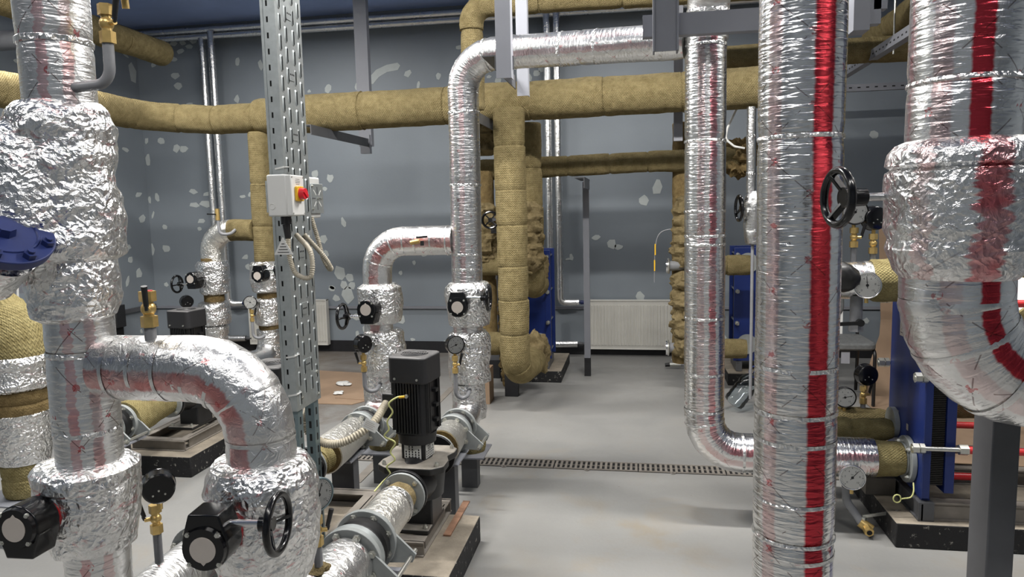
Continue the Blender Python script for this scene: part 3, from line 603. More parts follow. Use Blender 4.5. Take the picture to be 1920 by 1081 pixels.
jacket(t, (-1.468, 1.64, 0), [(0.845, 0.125), (0.855, 0.132), (0.885, 0.131), (0.90, 0.114), (0.905, 0.088)], seed=15, amp=0.007, name='jacket_collar')
n = V(0.62, -0.22, 0.70).normalized(); up = (V(0, 0, 1) - n * n.z).normalized(); rt = up.cross(n)
X = Matrix((rt, up, n)).transposed().to_4x4(); X.translation = V(-1.447, 1.432, 1.520)
c = part('valve_cover', MB(X).cyl((0, 0, -0.022), (0, 0, 0.006), 0.103, 0.107, 48)  , 'navy', t, 'blue cast check valve cover', bevel=0.003)
part('raised_rim', MB(X).torus((0, 0, 0.006), (0, 0, 1), 0.070, 0.004, 40, 6), 'navy', c)
part('boss', MB(X).cyl((0.0, 0.0, 0.005), (0.0, 0.0, 0.026), 0.026, 0.022, 8), 'navy', c)
for k in range(8): bolt(c, X @ V(0.088 * math.cos(k * PI / 4 + 0.2), 0.088 * math.sin(k * PI / 4 + 0.2), 0.006), n, 0.0145, 0.014, 'navy')
q0 = X @ V(0, 0, -0.02); q1 = X @ V(0, 0.06, -0.14)
part('bonnet_wrap', MB().rings([q0.lerp(q1, i / 10) for i in range(11)], [0.092 + 0.002 * i for i in range(11)], 56, None, 0.008, (9, 26), 5.5, fold=0.014), 'crinkle', t)
for sx, sz, q in ((-1.49, 1.70, 0.020), (-1.465, 1.69, 0.024), (-1.51, 1.69, 0.018)):
    part('wool_tuft', MB().ball((sx, 1.52, sz - 0.02), q, 14, 10, (1.2, 1, 0.7), 0.5, 30), 'wool_b', t)

t = thing('insulated_pipe', 'taped foil pipe arching right from the blue capped column and down', 'pipe', (-0.95, 1.64, 0.3)); RC = t
foil_pipe(t, [(-1.385, 1.64, 1.158), (-0.952, 1.64, 1.158), (-0.955, 1.64, 0.4), (-0.945, 2.11, 0.4)], (0.084, 0.093), 'foil_branch', 0.165, tapes=(0.05, 0.125, 0.195, 0.25, 0.273, 0.35, 0.425, 0.535), ref=(0, -1, 0.0), tw=0.020, nb=5, seed=4, cuts=(0.535, ), tape_mat='foil')
jacket(t, (-0.958, 1.64, 0), [(0.60, 0.096), (0.62, 0.108), (0.68, 0.128), (0.76, 0.135), (0.86, 0.136), (0.90, 0.128), (0.925, 0.112), (0.93, 0.095)], seed=8, amp=0.009)
jacket(t, (-0.958, 1.64, 0), [(0.845, 0.134), (0.855, 0.142), (0.89, 0.138), (0.918, 0.12), (0.925, 0.1)], seed=18, amp=0.007, name='jacket_collar')

# middle pair behind the pump and the long riser that carries the cross pipe
t = thing('insulated_pipe', 'foil riser behind the black motor, crossing right under the ceiling beams', 'pipe', (-0.92, 3.78, 0.2)); MR = t
foil_pipe(t, [(0.22, 3.52, 2.305), (-0.903, 3.78, 2.355), (-0.925, 3.78, 0.4), (-0.945, 3.615, 0.4)], 0.083, 'foil_mid', [0.17, 0.13], tapes=(0.10, 0.42, 0.60, 0.86, 1.01, 1.37, 1.75, 2.12, 2.2), ref=(0, -1, -0.3), cuts=(0.5, 1.01, 1.75), seed=9, nb=5, tw=0.03)
jacket(t, (-0.912, 3.78, 0), [(0.915, 0.088), (0.925, 0.112), (0.97, 0.118), (1.06, 0.126), (1.13, 0.122), (1.155, 0.10), (1.16, 0.086)], 'crinkle2', seed=11, amp=0.008)
jacket(t, (-0.915, 3.78, 0), [(0.60, 0.09), (0.61, 0.108), (0.64, 0.113), (0.80, 0.115), (0.87, 0.112), (0.89, 0.09)], 'crinkle2', seed=12, amp=0.008, name='strainer_jacket')
jacket(t, (-0.925, 3.78, 0), [(0.40, 0.09), (0.45, 0.093), (0.60, 0.094)], 'crinkle2', seed=13, amp=0.006, name='pipe_jacket')
wool_pipe(t, [(-0.925, 3.80, 0.30), (-0.925, 3.80, 0.205)], 0.085, 0.1, 0.3, 'wool_y', seed=2.2)
t = thing('insulated_pipe', 'foil arch pipe joining the left side of the central riser', 'pipe', (-1.44, 3.78, 0.2)); ML = t
foil_pipe(t, [(-0.985, 3.78, 1.385), (-1.425, 3.78, 1.385), (-1.445, 3.78, 0.4), (-1.458, 3.615, 0.4)], 0.080, 'foil_branch', [0.16, 0.13], tapes=(0.03, 0.115, 0.205, 0.27, 0.345, 0.425, 0.49), ref=(0, -1, -0.3), seed=21, tw=0.018, nb=6, tape_mat='foil')
jacket(t, (-1.418, 3.78, 0), [(0.925, 0.085), (0.935, 0.108), (0.97, 0.118), (1.05, 0.122), (1.13, 0.118), (1.152, 0.09)], 'crinkle2', seed=22, amp=0.008)
jacket(t, (-1.405, 3.78, 0), [(0.63, 0.088), (0.645, 0.11), (0.70, 0.118), (0.83, 0.118), (0.885, 0.108), (0.895, 0.085)], 'crinkle2', seed=23, amp=0.008, name='strainer_jacket')
jacket(t, (-1.442, 3.78, 0), [(0.40, 0.088), (0.46, 0.092), (0.65, 0.090)], 'crinkle2', seed=24, amp=0.006, name='pipe_jacket')
wool_pipe(t, [(-1.445, 3.80, 0.30), (-1.445, 3.80, 0.205)], 0.085, 0.1, 0.3, 'wool_y', seed=2.6)

# riser right of the aisle, down to the lower port of the near heat exchanger
t = thing('insulated_pipe', 'foil riser with elbow sweeping right just above the floor drain', 'pipe', (0.316, 3.5, 0.25)); RR = t
foil_pipe(t, [(0.312, 3.5, 2.36), (0.318, 3.5, 0.345), (1.09, 3.5, 0.345)], 0.094, 'foil_riser', 0.17, tapes=(0.09, 0.52, 0.845, 0.96, 1.0, 1.35, 1.62, 1.80, 1.86, 2.12), ref=CAMV(0.316, 3.5), cuts=(0.52, 0.96, 1.80), seed=31, tw=0.026, nb=5)
foil_pipe(t, [(0.318, 3.5, 2.30), (0.325, 3.5, 2.52), (0.335, 3.15, 2.56)], 0.095, 'foil', 0.12, seed=33, tapes=(0.12,))
wool_pipe(t, [(1.08, 3.5, 0.345), (1.212, 3.5, 0.345)], 0.086, 0.1, 0.12, 'wool_y', seed=3.1, amp=0.010)

# large columns in the right foreground
t = thing('insulated_pipe', 'straight foil column with a solid red stripe, right of the aisle', 'pipe', (0.408, 1.95, 0.1))
foil_pipe(t, [(0.414, 1.95, 0.0), (0.404, 1.95, 3.63)], 0.1035, 'foil_col', ref=CAMV(0.408, 1.95), tapes=(0.42, 0.62, 0.665, 0.77, 0.93, 1.005, 1.125, 1.71), cuts=(0.665, 1.005, 1.71), seed=41, amp=0.0015, tw=0.022)
part('floor_collar', MB().cyl((0.414, 1.95, 0), (0.414, 1.95, 0.012), 0.15, n=40), 'steel_d', t)
t = thing('insulated_pipe', 'fat foil pipe with bulging valve wrap and elbow at the right edge', 'pipe', (0.66, 1.65, 0.9))
foil_pipe(t, [(1.35, 1.72, 1.165), (0.672, 1.65, 1.165), (0.664, 1.65, 1.45)], 0.108, 'foil_big', 0.17, ref=(0.1, -1, -0.2), tapes=(0.50, 0.60, 0.70, 0.78, 0.86), seed=51, nb=5, amp=0.004, tw=0.03, tape_mat='foil')
foil_pipe(t, [(0.664, 1.65, 1.40), (0.668, 1.65, 3.63)], 0.105, 'foil_big', ref=CAMV(0.66, 1.65), tapes=(0.385,), cuts=(0.385,), seed=52, tw=0.02)
jacket(t, (0.668, 1.65, 0), [(1.385, 0.112), (1.40, 0.125), (1.425, 0.132), (1.445, 0.140), (1.465, 0.135), (1.485, 0.142), (1.56, 0.143), (1.605, 0.141), (1.612, 0.132), (1.62, 0.143), (1.645, 0.141), (1.662, 0.128), (1.67, 0.110)], 'crinkle_red', seed=53, fold=0.006, amp=0.005, n=96, ref=CAMV(0.66, 1.65), step=0.011)
t2 = thing('handwheel_valve', 'black handwheel on a bright stem left of the bulging foil wrap', 'valve', (0.46, 1.65, 1.49))
d = V(-1, -0.25, 0).normalized(); p0 = V(0.535, 1.67, 1.557); p1 = p0 + d * 0.06
part('stem', MB().cyl(p0 - d * 0.05, p1, 0.009, n=14), 'chrome', t2)
wv = part('handwheel', MB().torus(p1 + d * 0.055, d, 0.058, 0.0088, 44, 10), 'gloss', t2)
part('hub', MB().cyl(p1 - d * 0.005, p1 + d * 0.045, 0.019, 0.022, 18), 'gloss', wv)
_, a, b_ = basis(d)
for k in range(3):
    g = 2 * PI * k / 3 + 0.5; r = a * math.cos(g) + b_ * math.sin(g); part('spoke', MB().bar(p1 + d * 0.035 + r * 0.012, p1 + d * 0.055 + r * 0.056, 0.016, 0.010, d), 'gloss', wv, bevel=0.002)
t = thing('steel_post', 'grey hollow steel post under the large foil elbow', 'post', (0.85, 1.85, 0))
part('post', MB().box(0.822, 0.882, 1.80, 1.90, 0.012, 1.055), 'steel_d', t, bevel=0.004)
part('base_plate', MB().box(0.78, 0.92, 1.76, 1.94, 0, 0.012), 'steel_d', t)

# ------------------------------------------------------------------ mineral wool pipes
t = thing('insulated_pipe', 'long mineral wool header pipe running across the room under the brackets', 'pipe', (-1.2, 5.3, 2.2)); HD = t
wool_pipe(t, [(0.98, 5.3, 2.345), (0.0, 5.3, 2.335), (-2.93, 5.3, 2.31)], 0.14, 3.0, 0.62, seed=5.1, ref=(0, -1, 0))
t = thing('insulated_pipe', 'mineral wool pipe bending from the back header toward the left foreground', 'pipe', (-3.85, 5.3, 2.2))
wool_pipe(t, [(-2.86, 5.3, 2.305), (-3.3, 5.3, 2.30), (-3.86, 5.3, 2.345), (-3.88, 1.6, 2.36)], 0.112, [1.0, 0.32], 0.40, seed=5.4, ref=(0, 0, 1))
t = thing('insulated_pipe', 'thick mineral wool drop pipe hooking back to the blue exchanger', 'pipe', (-0.91, 5.3, 0.2))
wool_pipe(t, [(-0.905, 5.14, 2.26), (-0.895, 5.14, 0.33), (-0.83, 5.62, 0.33)], 0.113, 0.16, 0.30, seed=6.2, n=56, ref=CAMV(-0.9, 5.1))
t = thing('insulated_pipe', 'second mineral wool drop, half hidden behind the thick front one', 'pipe', (-0.80, 5.75, 0.2))
wool_pipe(t, [(-0.86, 5.75, 2.22), (-0.85, 5.75, 0.9), (-0.85, 6.1, 0.9)], 0.105, 0.15, 0.34, seed=6.7)
def wool_lump(loc, r, sq, label, mat='wool_shag', fr=14, amp=0.35, n=44):
    return solo('wool_bundle', MB().ball(loc, r, n, n * 2 // 3, sq, amp, fr), mat, label, 'insulation', loc, 'shaggy wool bundles round fittings')
def lumpy_wrap(x, y, z0, z1, r, label, seed, mat='wool_shag'):
    m = MB(); k = int((z1 - z0) / 0.075)
    pts = []; rad = []
    for i in range(k * 6 + 1):
        f = i / (k * 6); pts.append((x, y, z0 + (z1 - z0) * f)); rad.append(r * (0.86 + 0.14 * abs(math.sin(f * k * PI + 0.8 * noise.noise(V(seed, f * 9, 0))))) * min(1, 0.55 + 4 * min(f, 1 - f)))
    return solo('wool_bundle', m.rings(pts, rad, 56, None, 0.045, (12, 38), seed), mat, label, 'insulation', (x, y, z0), 'shaggy wool bundles round fittings')
lumpy_wrap(-0.85, 5.62, 1.03, 1.60, 0.118, 'knotted wool wrap clinging to the right of the thick drop pipe', 3.0)
wool_lump((-0.83, 5.70, 0.38), 0.145, (0.8, 0.9, 1.15), 'shaggy wool ball at the bottom hook of the drop pipe')
wool_lump((-0.845, 6.05, 1.05), 0.115, (0.75, 1.0, 1.2), 'ragged wool ball on the top port of the left blue exchanger')
lumpy_wrap(-1.20, 5.75, 1.98, 2.27, 0.105, 'wool wrap just right of the foil riser, under the header', 7.0)
lumpy_wrap(-1.23, 5.75, 1.10, 1.60, 0.115, 'wool wrap behind the small black handwheel', 9.0)
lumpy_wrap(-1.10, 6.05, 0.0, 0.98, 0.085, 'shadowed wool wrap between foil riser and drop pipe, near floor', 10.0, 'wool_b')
lumpy_wrap(0.40, 5.9, 1.05, 1.62, 0.115, 'upper knotted wool wrap at the left of the floor-drain riser', 12.0)
lumpy_wrap(0.40, 5.9, 0.32, 1.02, 0.135, 'lower knotted wool wrap at the left of the floor-drain riser', 14.0)
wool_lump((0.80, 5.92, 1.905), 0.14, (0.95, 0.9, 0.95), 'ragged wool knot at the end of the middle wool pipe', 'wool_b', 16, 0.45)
t = thing('insulated_pipe', 'middle mineral wool pipe on the slim grey post', 'pipe', (0, 5.9, 1.8))
wool_pipe(t, [(0.78, 5.9, 1.905), (-1.30, 5.9, 1.872)], 0.083, 0.1, 0.36, seed=7.7, ref=(0, -1, 0))
for lab, x0, x1, y, z, r, sd in (('upper short wool stub between foil riser and drop pipe', -1.35, -0.95, 5.75, 1.09, 0.083, 1.5), ('lower short wool stub between foil riser and drop pipe', -1.35, -0.95, 5.72, 0.44, 0.095, 2.5),
        ('upper wool stub entering the right blue exchanger', 0.42, 0.90, 5.9, 1.06, 0.078, 3.5), ('lower wool stub entering the right blue exchanger', 0.42, 0.86, 5.9, 0.385, 0.080, 4.5)):
    t = thing('insulated_pipe', lab, 'pipe', (x0, y, z - r)); wool_pipe(t, [(x0, y, z), (x1, y, z)], r, 0.1, 0.24, seed=sd)
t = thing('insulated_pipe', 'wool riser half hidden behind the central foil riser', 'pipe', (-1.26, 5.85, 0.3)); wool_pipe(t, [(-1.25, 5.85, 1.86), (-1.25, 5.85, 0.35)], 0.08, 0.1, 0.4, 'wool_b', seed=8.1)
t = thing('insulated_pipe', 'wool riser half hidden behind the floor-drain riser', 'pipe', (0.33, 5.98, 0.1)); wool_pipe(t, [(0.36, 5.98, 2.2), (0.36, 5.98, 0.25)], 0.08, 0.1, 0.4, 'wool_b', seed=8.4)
# back left pair
t = thing('insulated_pipe', 'wool drop pipe behind the perforated tray', 'pipe', (-2.93, 5.3, 0.4)); BR = t
wool_pipe(t, [(-2.93, 5.3, 2.19), (-2.945, 5.3, 1.16)], 0.083, 0.1, 0.34, seed=9.3, ref=CAMV(-2.93, 5.3))
jacket(t, (-2.945, 5.3, 0), [(0.92, 0.086), (0.935, 0.112), (1.02, 0.122), (1.15, 0.118), (1.175, 0.09)], 'crinkle2', seed=61, amp=0.008)
wool_pipe(t, [(-2.945, 5.3, 0.94), (-2.945, 5.3, 0.86)], 0.082, 0.1, 0.3, 'wool_b', seed=9.6)
jacket(t, (-2.945, 5.3, 0), [(0.66, 0.09), (0.68, 0.108), (0.78, 0.114), (0.86, 0.11), (0.88, 0.085)], 'crinkle2', seed=62, amp=0.007, name='strainer_jacket')
wool_pipe(t, [(-2.945, 5.3, 0.67), (-2.945, 5.3, 0.62)], 0.082, 0.1, 0.3, 'wool_b', seed=9.9)
jacket(t, (-2.95, 5.3, 0), [(0.40, 0.10), (0.50, 0.095), (0.625, 0.09)], 'crinkle2', seed=63, amp=0.006, name='pipe_jacket')
foil_pipe(t, [(-2.95, 5.3, 0.62), (-2.955, 5.3, 0.40), (-2.965, 4.95, 0.40)], 0.088, 'foil', 0.14, seed=64)
t = thing('insulated_pipe', 'wool and foil elbow pipe beside the handwheel at the far left', 'pipe', (-3.42, 5.3, 0.3)); BL = t
wool_pipe(t, [(-3.02, 5.3, 1.425), (-3.25, 5.3, 1.425)], 0.088, 0.1, 0.5, seed=10.2, ref=(0, -1, 0.2))
foil_pipe(t, [(-3.22, 5.3, 1.425), (-3.405, 5.3, 1.425), (-3.405, 5.3, 1.17)], 0.088, 'foil_warm', 0.17, tapes=(0.05, 0.14, 0.22, 0.30), seed=65, nb=5, tw=0.018)
wool_pipe(t, [(-3.405, 5.3, 1.215), (-3.405, 5.3, 1.16)], 0.087, 0.1, 0.3, 'wool_b', seed=10.4)
jacket(t, (-3.41, 5.3, 0), [(0.91, 0.09), (0.93, 0.115), (1.02, 0.125), (1.15, 0.128), (1.178, 0.12), (1.18, 0.09)], 'crinkle2', seed=66, amp=0.008)
wool_pipe(t, [(-3.415, 5.3, 0.93), (-3.415, 5.3, 0.83)], 0.085, 0.1, 0.3, 'wool_b', seed=10.6)
jacket(t, (-3.42, 5.3, 0), [(0.655, 0.09), (0.665, 0.118), (0.70, 0.125), (0.80, 0.122), (0.84, 0.116), (0.852, 0.09)], 'crinkle2', seed=67, amp=0.008, name='strainer_jacket')
jacket(t, (-3.43, 5.3, 0), [(0.30, 0.09), (0.56, 0.10), (0.64, 0.112), (0.655, 0.09)], 'crinkle2', seed=68, amp=0.007, name='pipe_jacket')
# thick wool elbow at the left edge with foil bands
t = thing('insulated_pipe', 'fat yellow wool elbow with foil bands at the left edge', 'pipe', (-2.98, 2.95, 0.1))
wool_pipe(t, [(-3.7, 2.95, 1.12), (-2.975, 2.95, 1.12), (-2.985, 2.95, 0.88)], 0.135, 0.20, 0.36, 'wool_y', seed=11.1, n=56, ref=(0, -1, 0))
jacket(t, (-2.985, 2.95, 0), [(0.735, 0.14), (0.745, 0.152), (0.77, 0.155), (0.785, 0.147), (0.84, 0.147), (0.86, 0.158), (0.885, 0.155), (0.90, 0.138)], 'crinkle2', seed=71, amp=0.006, name='foil_band')
wool_pipe(t, [(-2.985, 2.95, 0.74), (-2.985, 2.95, 0.60)], 0.137, 0.1, 0.08, 'wool_b', seed=11.5, n=48)
jacket(t, (-2.985, 2.95, 0), [(0.37, 0.112), (0.40, 0.12), (0.50, 0.13), (0.62, 0.138), (0.63, 0.12)], 'crinkle2', seed=72, amp=0.006, name='foil_band')
wool_pipe(t, [(-2.985, 2.95, 0.39), (-2.985, 2.95, 0.205)], 0.106, 0.1, 0.10, 'wool_y', seed=11.8, n=48)
support(-2.985, 2.95, 0.19, 'grey plate topped post under the fat yellow wool elbow', pw=0.36, py=0.16)
# wool pipes up under the ceiling
for lab, pts, r, bd, sd in (('wool pipe rising to the ceiling at top left', [(-4.62, 6.6, 3.15), (-4.62, 3.2, 3.19)], 0.12, 0.3, 1.1), ('short wool pipe at the top behind the hanging channels', [(-1.06, 4.7, 2.2), (-1.06, 4.7, 2.86), (1.9, 4.7, 2.84)], 0.075, 0.12, 1.3),
        ('wool cross pipe above the header on the right', [(0.55, 5.6, 2.60), (2.9, 5.6, 2.62)], 0.092, 0.3, 1.7), ('sloping wool pipe above the slotted tray at upper right', [(1.80, 6.1, 2.785), (1.80, 1.4, 2.785)], 0.088, 0.3, 1.9),
        ('wool drop pipe at the far right edge', [(2.06, 4.2, 3.2), (2.06, 4.2, 0.9)], 0.115, 0.1, 2.1), ('short wool pipe end poking out at the right edge', [(1.97, 3.9, 2.08), (2.6, 3.9, 2.08)], 0.13, 0.1, 2.3)):
    t = thing('insulated_pipe', lab, 'pipe', pts[0]); wool_pipe(t, pts, r, bd, 0.5, 'wool', seed=sd)
t = thing('bare_pipe', 'dark bare pipe crossing behind the top of the left column', 'pipe', (-4.9, 5.0, 2.85)); part('pipe', MB().rings(resample(fillet([(-5.54, 5.0, 2.94), (-4.62, 5.0, 2.94), (-4.62, 5.0, 3.12)], 0.1, 6), 0.05), 0.075, 28), 'steel_d', t)
t = thing('insulated_pipe', 'thin foil stub with foil drop behind the right column', 'pipe', (0.775, 5.2, 1.2))
foil_pipe(t, [(0.770, 5.2, 2.20), (0.775, 5.2, 1.62)], 0.032, 'foil', tapes=(0.2, 0.45), n=24)
jacket(t, (0.79, 5.2, 0), [(1.26, 0.03), (1.27, 0.05), (1.34, 0.058), (1.54, 0.062), (1.60, 0.05), (1.63, 0.034)], 'foil', seed=73, amp=0.004, n=40)
part('lower_pipe', MB().cyl((0.79, 5.2, 1.27), (0.79, 5.2, 0.16), 0.011, n=12), 'pipe', t)
t2 = thing('handwheel_valve', 'black handwheel on the thin foil stub behind the striped column', 'valve', (0.69, 5.2, 1.45))
d = V(-1, -0.15, 0).normalized(); p1 = V(0.745, 5.2, 1.515)
wv = part('handwheel', MB().torus(p1 + d * 0.05, d, 0.085, 0.0105, 36, 8), 'gloss', t2); part('hub', MB().cyl(p1 - d * 0.02, p1 + d * 0.045, 0.028, 0.016, 16), 'gloss', t2)
for k in range(3): _, a, b_ = basis(d); g = 2.1 * k; r = a * math.cos(g) + b_ * math.sin(g); part('spoke', MB().bar(p1 + d * 0.035 + r * 0.012, p1 + d * 0.05 + r * 0.082, 0.016, 0.010, d), 'gloss', wv)
t2 = thing('handwheel_valve', 'small black handwheel facing the aisle beside the drop pipe', 'valve', (-1.10, 5.45, 1.40))
wv = part('handwheel', MB().torus((-1.115, 5.42, 1.465), (0.1, -1, 0), 0.062, 0.0095, 36, 8), 'gloss', t2)
part('hub', MB().cyl((-1.115, 5.41, 1.465), (-1.115, 5.55, 1.465), 0.017, n=14).cyl((-1.115, 5.53, 1.46), (-1.22, 5.75, 1.42), 0.015, n=12), 'gloss', t2); part('valve_body', MB().box(-1.13, -1.06, 5.50, 5.60, 1.36, 1.42), 'plastic', t2)
for k in range(4): g = 0.785 + k * PI / 2; part('spoke', MB().bar((-1.115, 5.42, 1.465), (-1.115 + 0.06 * math.cos(g), 5.42, 1.465 + 0.06 * math.sin(g)), 0.018, 0.008, (0, 1, 0)), 'gloss', wv)

# ------------------------------------------------------------------ thin silver lines along the back wall
for lab, z in (('upper thin foil line along the back wall ceiling', 3.545), ('lower thin foil line along the back wall ceiling', 3.475)):
    t = thing('heating_line', lab, 'pipe', (-2.0, 7.33, z - 0.03), 'thin foil lines on the back wall')
    foil_pipe(t, [(-5.5, 7.33, z + 0.005), (1.2, 7.33, z - 0.02)], 0.031, 'foil', tapes=[0.4 + 0.55 * i for i in range(11)], n=20, step=0.12, tw=0.02)
for lab, pts in (('left thin foil drop of the far left pair', [(-4.66, 7.33, 3.46), (-4.66, 7.33, 0.155), (-4.38, 7.36, 0.155)]), ('right thin foil drop of the far left pair', [(-4.53, 7.30, 3.52), (-4.53, 7.30, 0.555), (-4.40, 7.36, 0.555)]),
        ('left thin foil drop of the pair by the right radiator', [(-0.885, 7.30, 3.46), (-0.885, 7.30, 0.135), (-0.62, 7.33, 0.135)]), ('right thin foil drop of the pair by the right radiator', [(-0.785, 7.30, 3.52), (-0.785, 7.30, 0.57), (-0.60, 7.33, 0.57)])):
    t = thing('heating_line', lab, 'pipe', pts[0], 'thin foil lines on the back wall')
    foil_pipe(t, pts, 0.036, 'foil', 0.06, tapes=[0.3, 0.75, 1.2, 1.6, 2.05, 2.5, 2.8], n=24, step=0.06, tw=0.02, amp=0.003)
    e = V(pts[-1]); part('valve_neck', MB().cyl(e, e + V(0.075, 0, 0), 0.012, n=12).cyl(e + V(0.02, 0, 0), e + V(0.055, 0, 0), 0.022, 0.018, 14), 'navy' if e.z > 0.3 else 'steel_d', t, 'blue valve neck' if e.z > 0.3 else None)
def radiator(x0, x1, z0, z1, y, label):
    t = thing('panel_radiator', label, 'radiator', ((x0 + x1) / 2, y, z0), 'white panel radiators on the back wall')
    part('front_panel', MB().box(x0 + 0.01, x1 - 0.01, y - 0.006, y, z0 + 0.005, z1 - 0.005), 'rad', t, bevel=0.003)
    n_ = int((x1 - x0 - 0.04) / 0.0333); pit = (x1 - x0 - 0.03) / n_
    for k in range(n_):
        xc = x0 + 0.015 + (k + 0.5) * pit; a = pit * 0.36
        part('rib', MB().prism([(-a, 0), (-a * 0.62, 0.009), (a * 0.62, 0.009), (a, 0)], (xc, y - 0.006, z0 + 0.045), (1, 0, 0), (0, -1, 0), -(z1 - z0 - 0.10)), 'rad', t)
    part('edge_rim', MB().box(x0, x0 + 0.012, y - 0.01, y + 0.06, z0, z1).box(x1 - 0.012, x1, y - 0.01, y + 0.06, z0, z1).box(x0, x1, y - 0.012, y + 0.06, z1 - 0.012, z1).box(x0 + 0.012, x1 - 0.012, y - 0.011, y + 0.01, z0, z0 + 0.012), 'rad', t, bevel=0.003)
    part('rear_panel', MB().box(x0 + 0.012, x1 - 0.012, y + 0.045, y + 0.055, z0 + 0.012, z1 - 0.012), 'rad', t)
radiator(-0.53, 0.355, 0.075, 0.59, 7.36, 'white panel radiator behind the slim grey post')
radiator(-4.33, -3.39, 0.085, 0.595, 7.36, 'white panel radiator half hidden by the perforated tray')
# ------------------------------------------------------------------ pumps, their plinths and couplings
plinth(-1.20, -0.73, 2.56, 3.13, 0.125, 'plinth under the black pump in the middle, rusty strip on top')
plinth(-1.95, -1.22, 2.30, 3.27, 0.125, 'plinth under the pump hidden behind the perforated tray')
plinth(-3.16, -2.62, 3.71, 4.60, 0.125, 'plinth with a white scratched side, far left behind the foil arch')
frame(-1.17, -0.875, 2.70, 3.16, 0.125, 0.188, 'steel frame under the pump in the middle')
frame(-1.72, -1.25, 2.42, 3.22, 0.125, 0.188, 'steel frame behind the perforated tray foot')
frame(-3.08, -2.72, 3.80, 4.40, 0.125, 0.19, 'steel frame under the far left pump')
pump(-0.945, 2.90, 0.40, 2.70, 3.155, 'black pump with tall finned motor in the middle foreground')
pump(-1.49, 2.68, 0.40, 2.47, 2.925, 'black pump mostly hidden behind the perforated tray')
pump(-2.83, 4.08, 0.42, 3.86, 4.34, 'black pump at far left beyond the foil arch')
compensator(-0.945, 2.13, 2.275, 0.40, 0.112, 'flanged coupling in the bottom foreground before the middle pump')
compensator(-0.945, 3.475, 3.60, 0.40, 0.10, 'flanged coupling between the middle pump and the central riser')
compensator(-1.470, 2.10, 2.22, 0.40, 0.108, 'flanged coupling behind the foreground gearbox')
compensator(-1.460, 3.475, 3.60, 0.40, 0.10, 'flanged coupling left of the cream conduit')
compensator(-2.83, 3.30, 3.43, 0.42, 0.10, 'flanged coupling of the far left pump')
for x, y0, y1, z, lab in ((-0.945, 2.29, 2.67, 0.40, 'short foil pipe from foreground coupling into the middle pump'), (-0.945, 3.185, 3.46, 0.40, 'short foil and wool pipe behind the middle pump'),
        (-1.475, 2.235, 2.44, 0.40, 'short foil pipe into the pump behind the tray'), (-1.470, 2.955, 3.46, 0.40, 'short foil and wool pipe behind the tray'), (-2.83, 3.445, 3.83, 0.42, 'tapered wool pipe of the far left pump')):
    t = thing('insulated_pipe', lab, 'pipe', (x, y0, z - 0.09))
    if x < -2:
        part('wool_section', MB().rings([(x, y0 + i * 0.0385, z) for i in range(11)], [0.112 - i * 0.0045 for i in range(11)], 40, None, 0.006, (6, 22), 3), 'wool_y', t)
    elif y0 < 2.6:
        foil_pipe(t, [(x, y0, z), (x, y1 - 0.09, z)], (0.083, 0.078), 'foil_warm', seed=x, tapes=(y1 - y0 - 0.115,), ref=(0.3, 0, 1), step=0.03)
        part('wool_section', MB().rings([(x, y1 - 0.11 + i * 0.014, z) for i in range(8)], [0.066, 0.068, 0.068, 0.067, 0.066, 0.066, 0.066, 0.060], 40, None, 0.010, (14, 40), 3), 'wool_shag', t)
    else:
        part('wool_section', MB().rings([(x, y0 + i * 0.014, z) for i in range(8)], [0.064] * 8, 40, None, 0.005, (14, 40), 3), 'wool_y', t)
        part('wool_ring', MB().cyl((x, y0 + (0.070 if x > -1.2 else 0.127), z), (x, y0 + (0.075 if x > -1.2 else 0.132), z), 0.084, n=40), 'wool_b', t)
        if x < -1.2: part('inner_wool', MB().rings([(x, y0 + 0.03 + i * 0.02, z) for i in range(5)], 0.068, 32, None, 0.004, (14, 40), 5), 'wool_y', t)
        foil_pipe(t, [(x, y0 + (0.073 if x > -1.2 else 0.13), z), (x, y1, z)], (0.090, 0.080), 'foil_warm', seed=x + 5, ref=(0.3, 0, 1), step=0.03)
support(-0.93, 3.79, 0.196, 'post under the elbow at the foot of the central riser')
support(-1.45, 3.79, 0.196, 'post under the elbow at the foot of the left arch')
support(-0.955, 3.40, 0.300, 'post behind the middle pump carrying its outlet', pw=0.17)
support(-1.50, 3.38, 0.300, 'broad dark post beside the cream conduit', w_=0.12, pw=0.17)
support(-0.90, 2.24, 0.282, 'post under the foreground coupling', w_=0.10, pw=0.16, py=0.07)
support(-1.46, 2.24, 0.282, 'post under the coupling behind the gearbox', w_=0.10, pw=0.16, py=0.07)
support(-2.83, 3.40, 0.308, 'post under the far left coupling', pw=0.16)
solo('steel_strip', MB().box(-0.845, -0.812, 2.90, 3.27, 0.1265, 0.1335), 'rust', 'rusty flat steel strip lying on the middle pump plinth', 'steel strip', (-0.83, 3.08, 0.1265))

# gear operators
gearbox((-0.975, 1.405, 0.795), (0.10, -0.99, 0.0), False, 'black gearbox with handwheel to its right, bottom foreground', rim='red')
gearbox((-1.495, 1.43, 0.802), (0.05, -0.99, 0.03), True, 'black gearbox in the bottom left corner with a red flange', rim='red')
gearbox((-1.428, 3.585, 1.03), (-0.05, -1, 0), True, 'black gearbox with handwheel to its left on the left arch')
gearbox((-0.925, 3.585, 1.045), (0.05, -1, 0), False, 'black gearbox on the central riser behind the motor')
gearbox((-3.48, 5.10, 1.052), (-0.05, -1, 0), True, 'black gearbox with handwheel beside the far left wool elbow')
gearbox((-2.905, 5.10, 1.075), (0, -1, 0), False, 'black gearbox just left of the perforated tray')

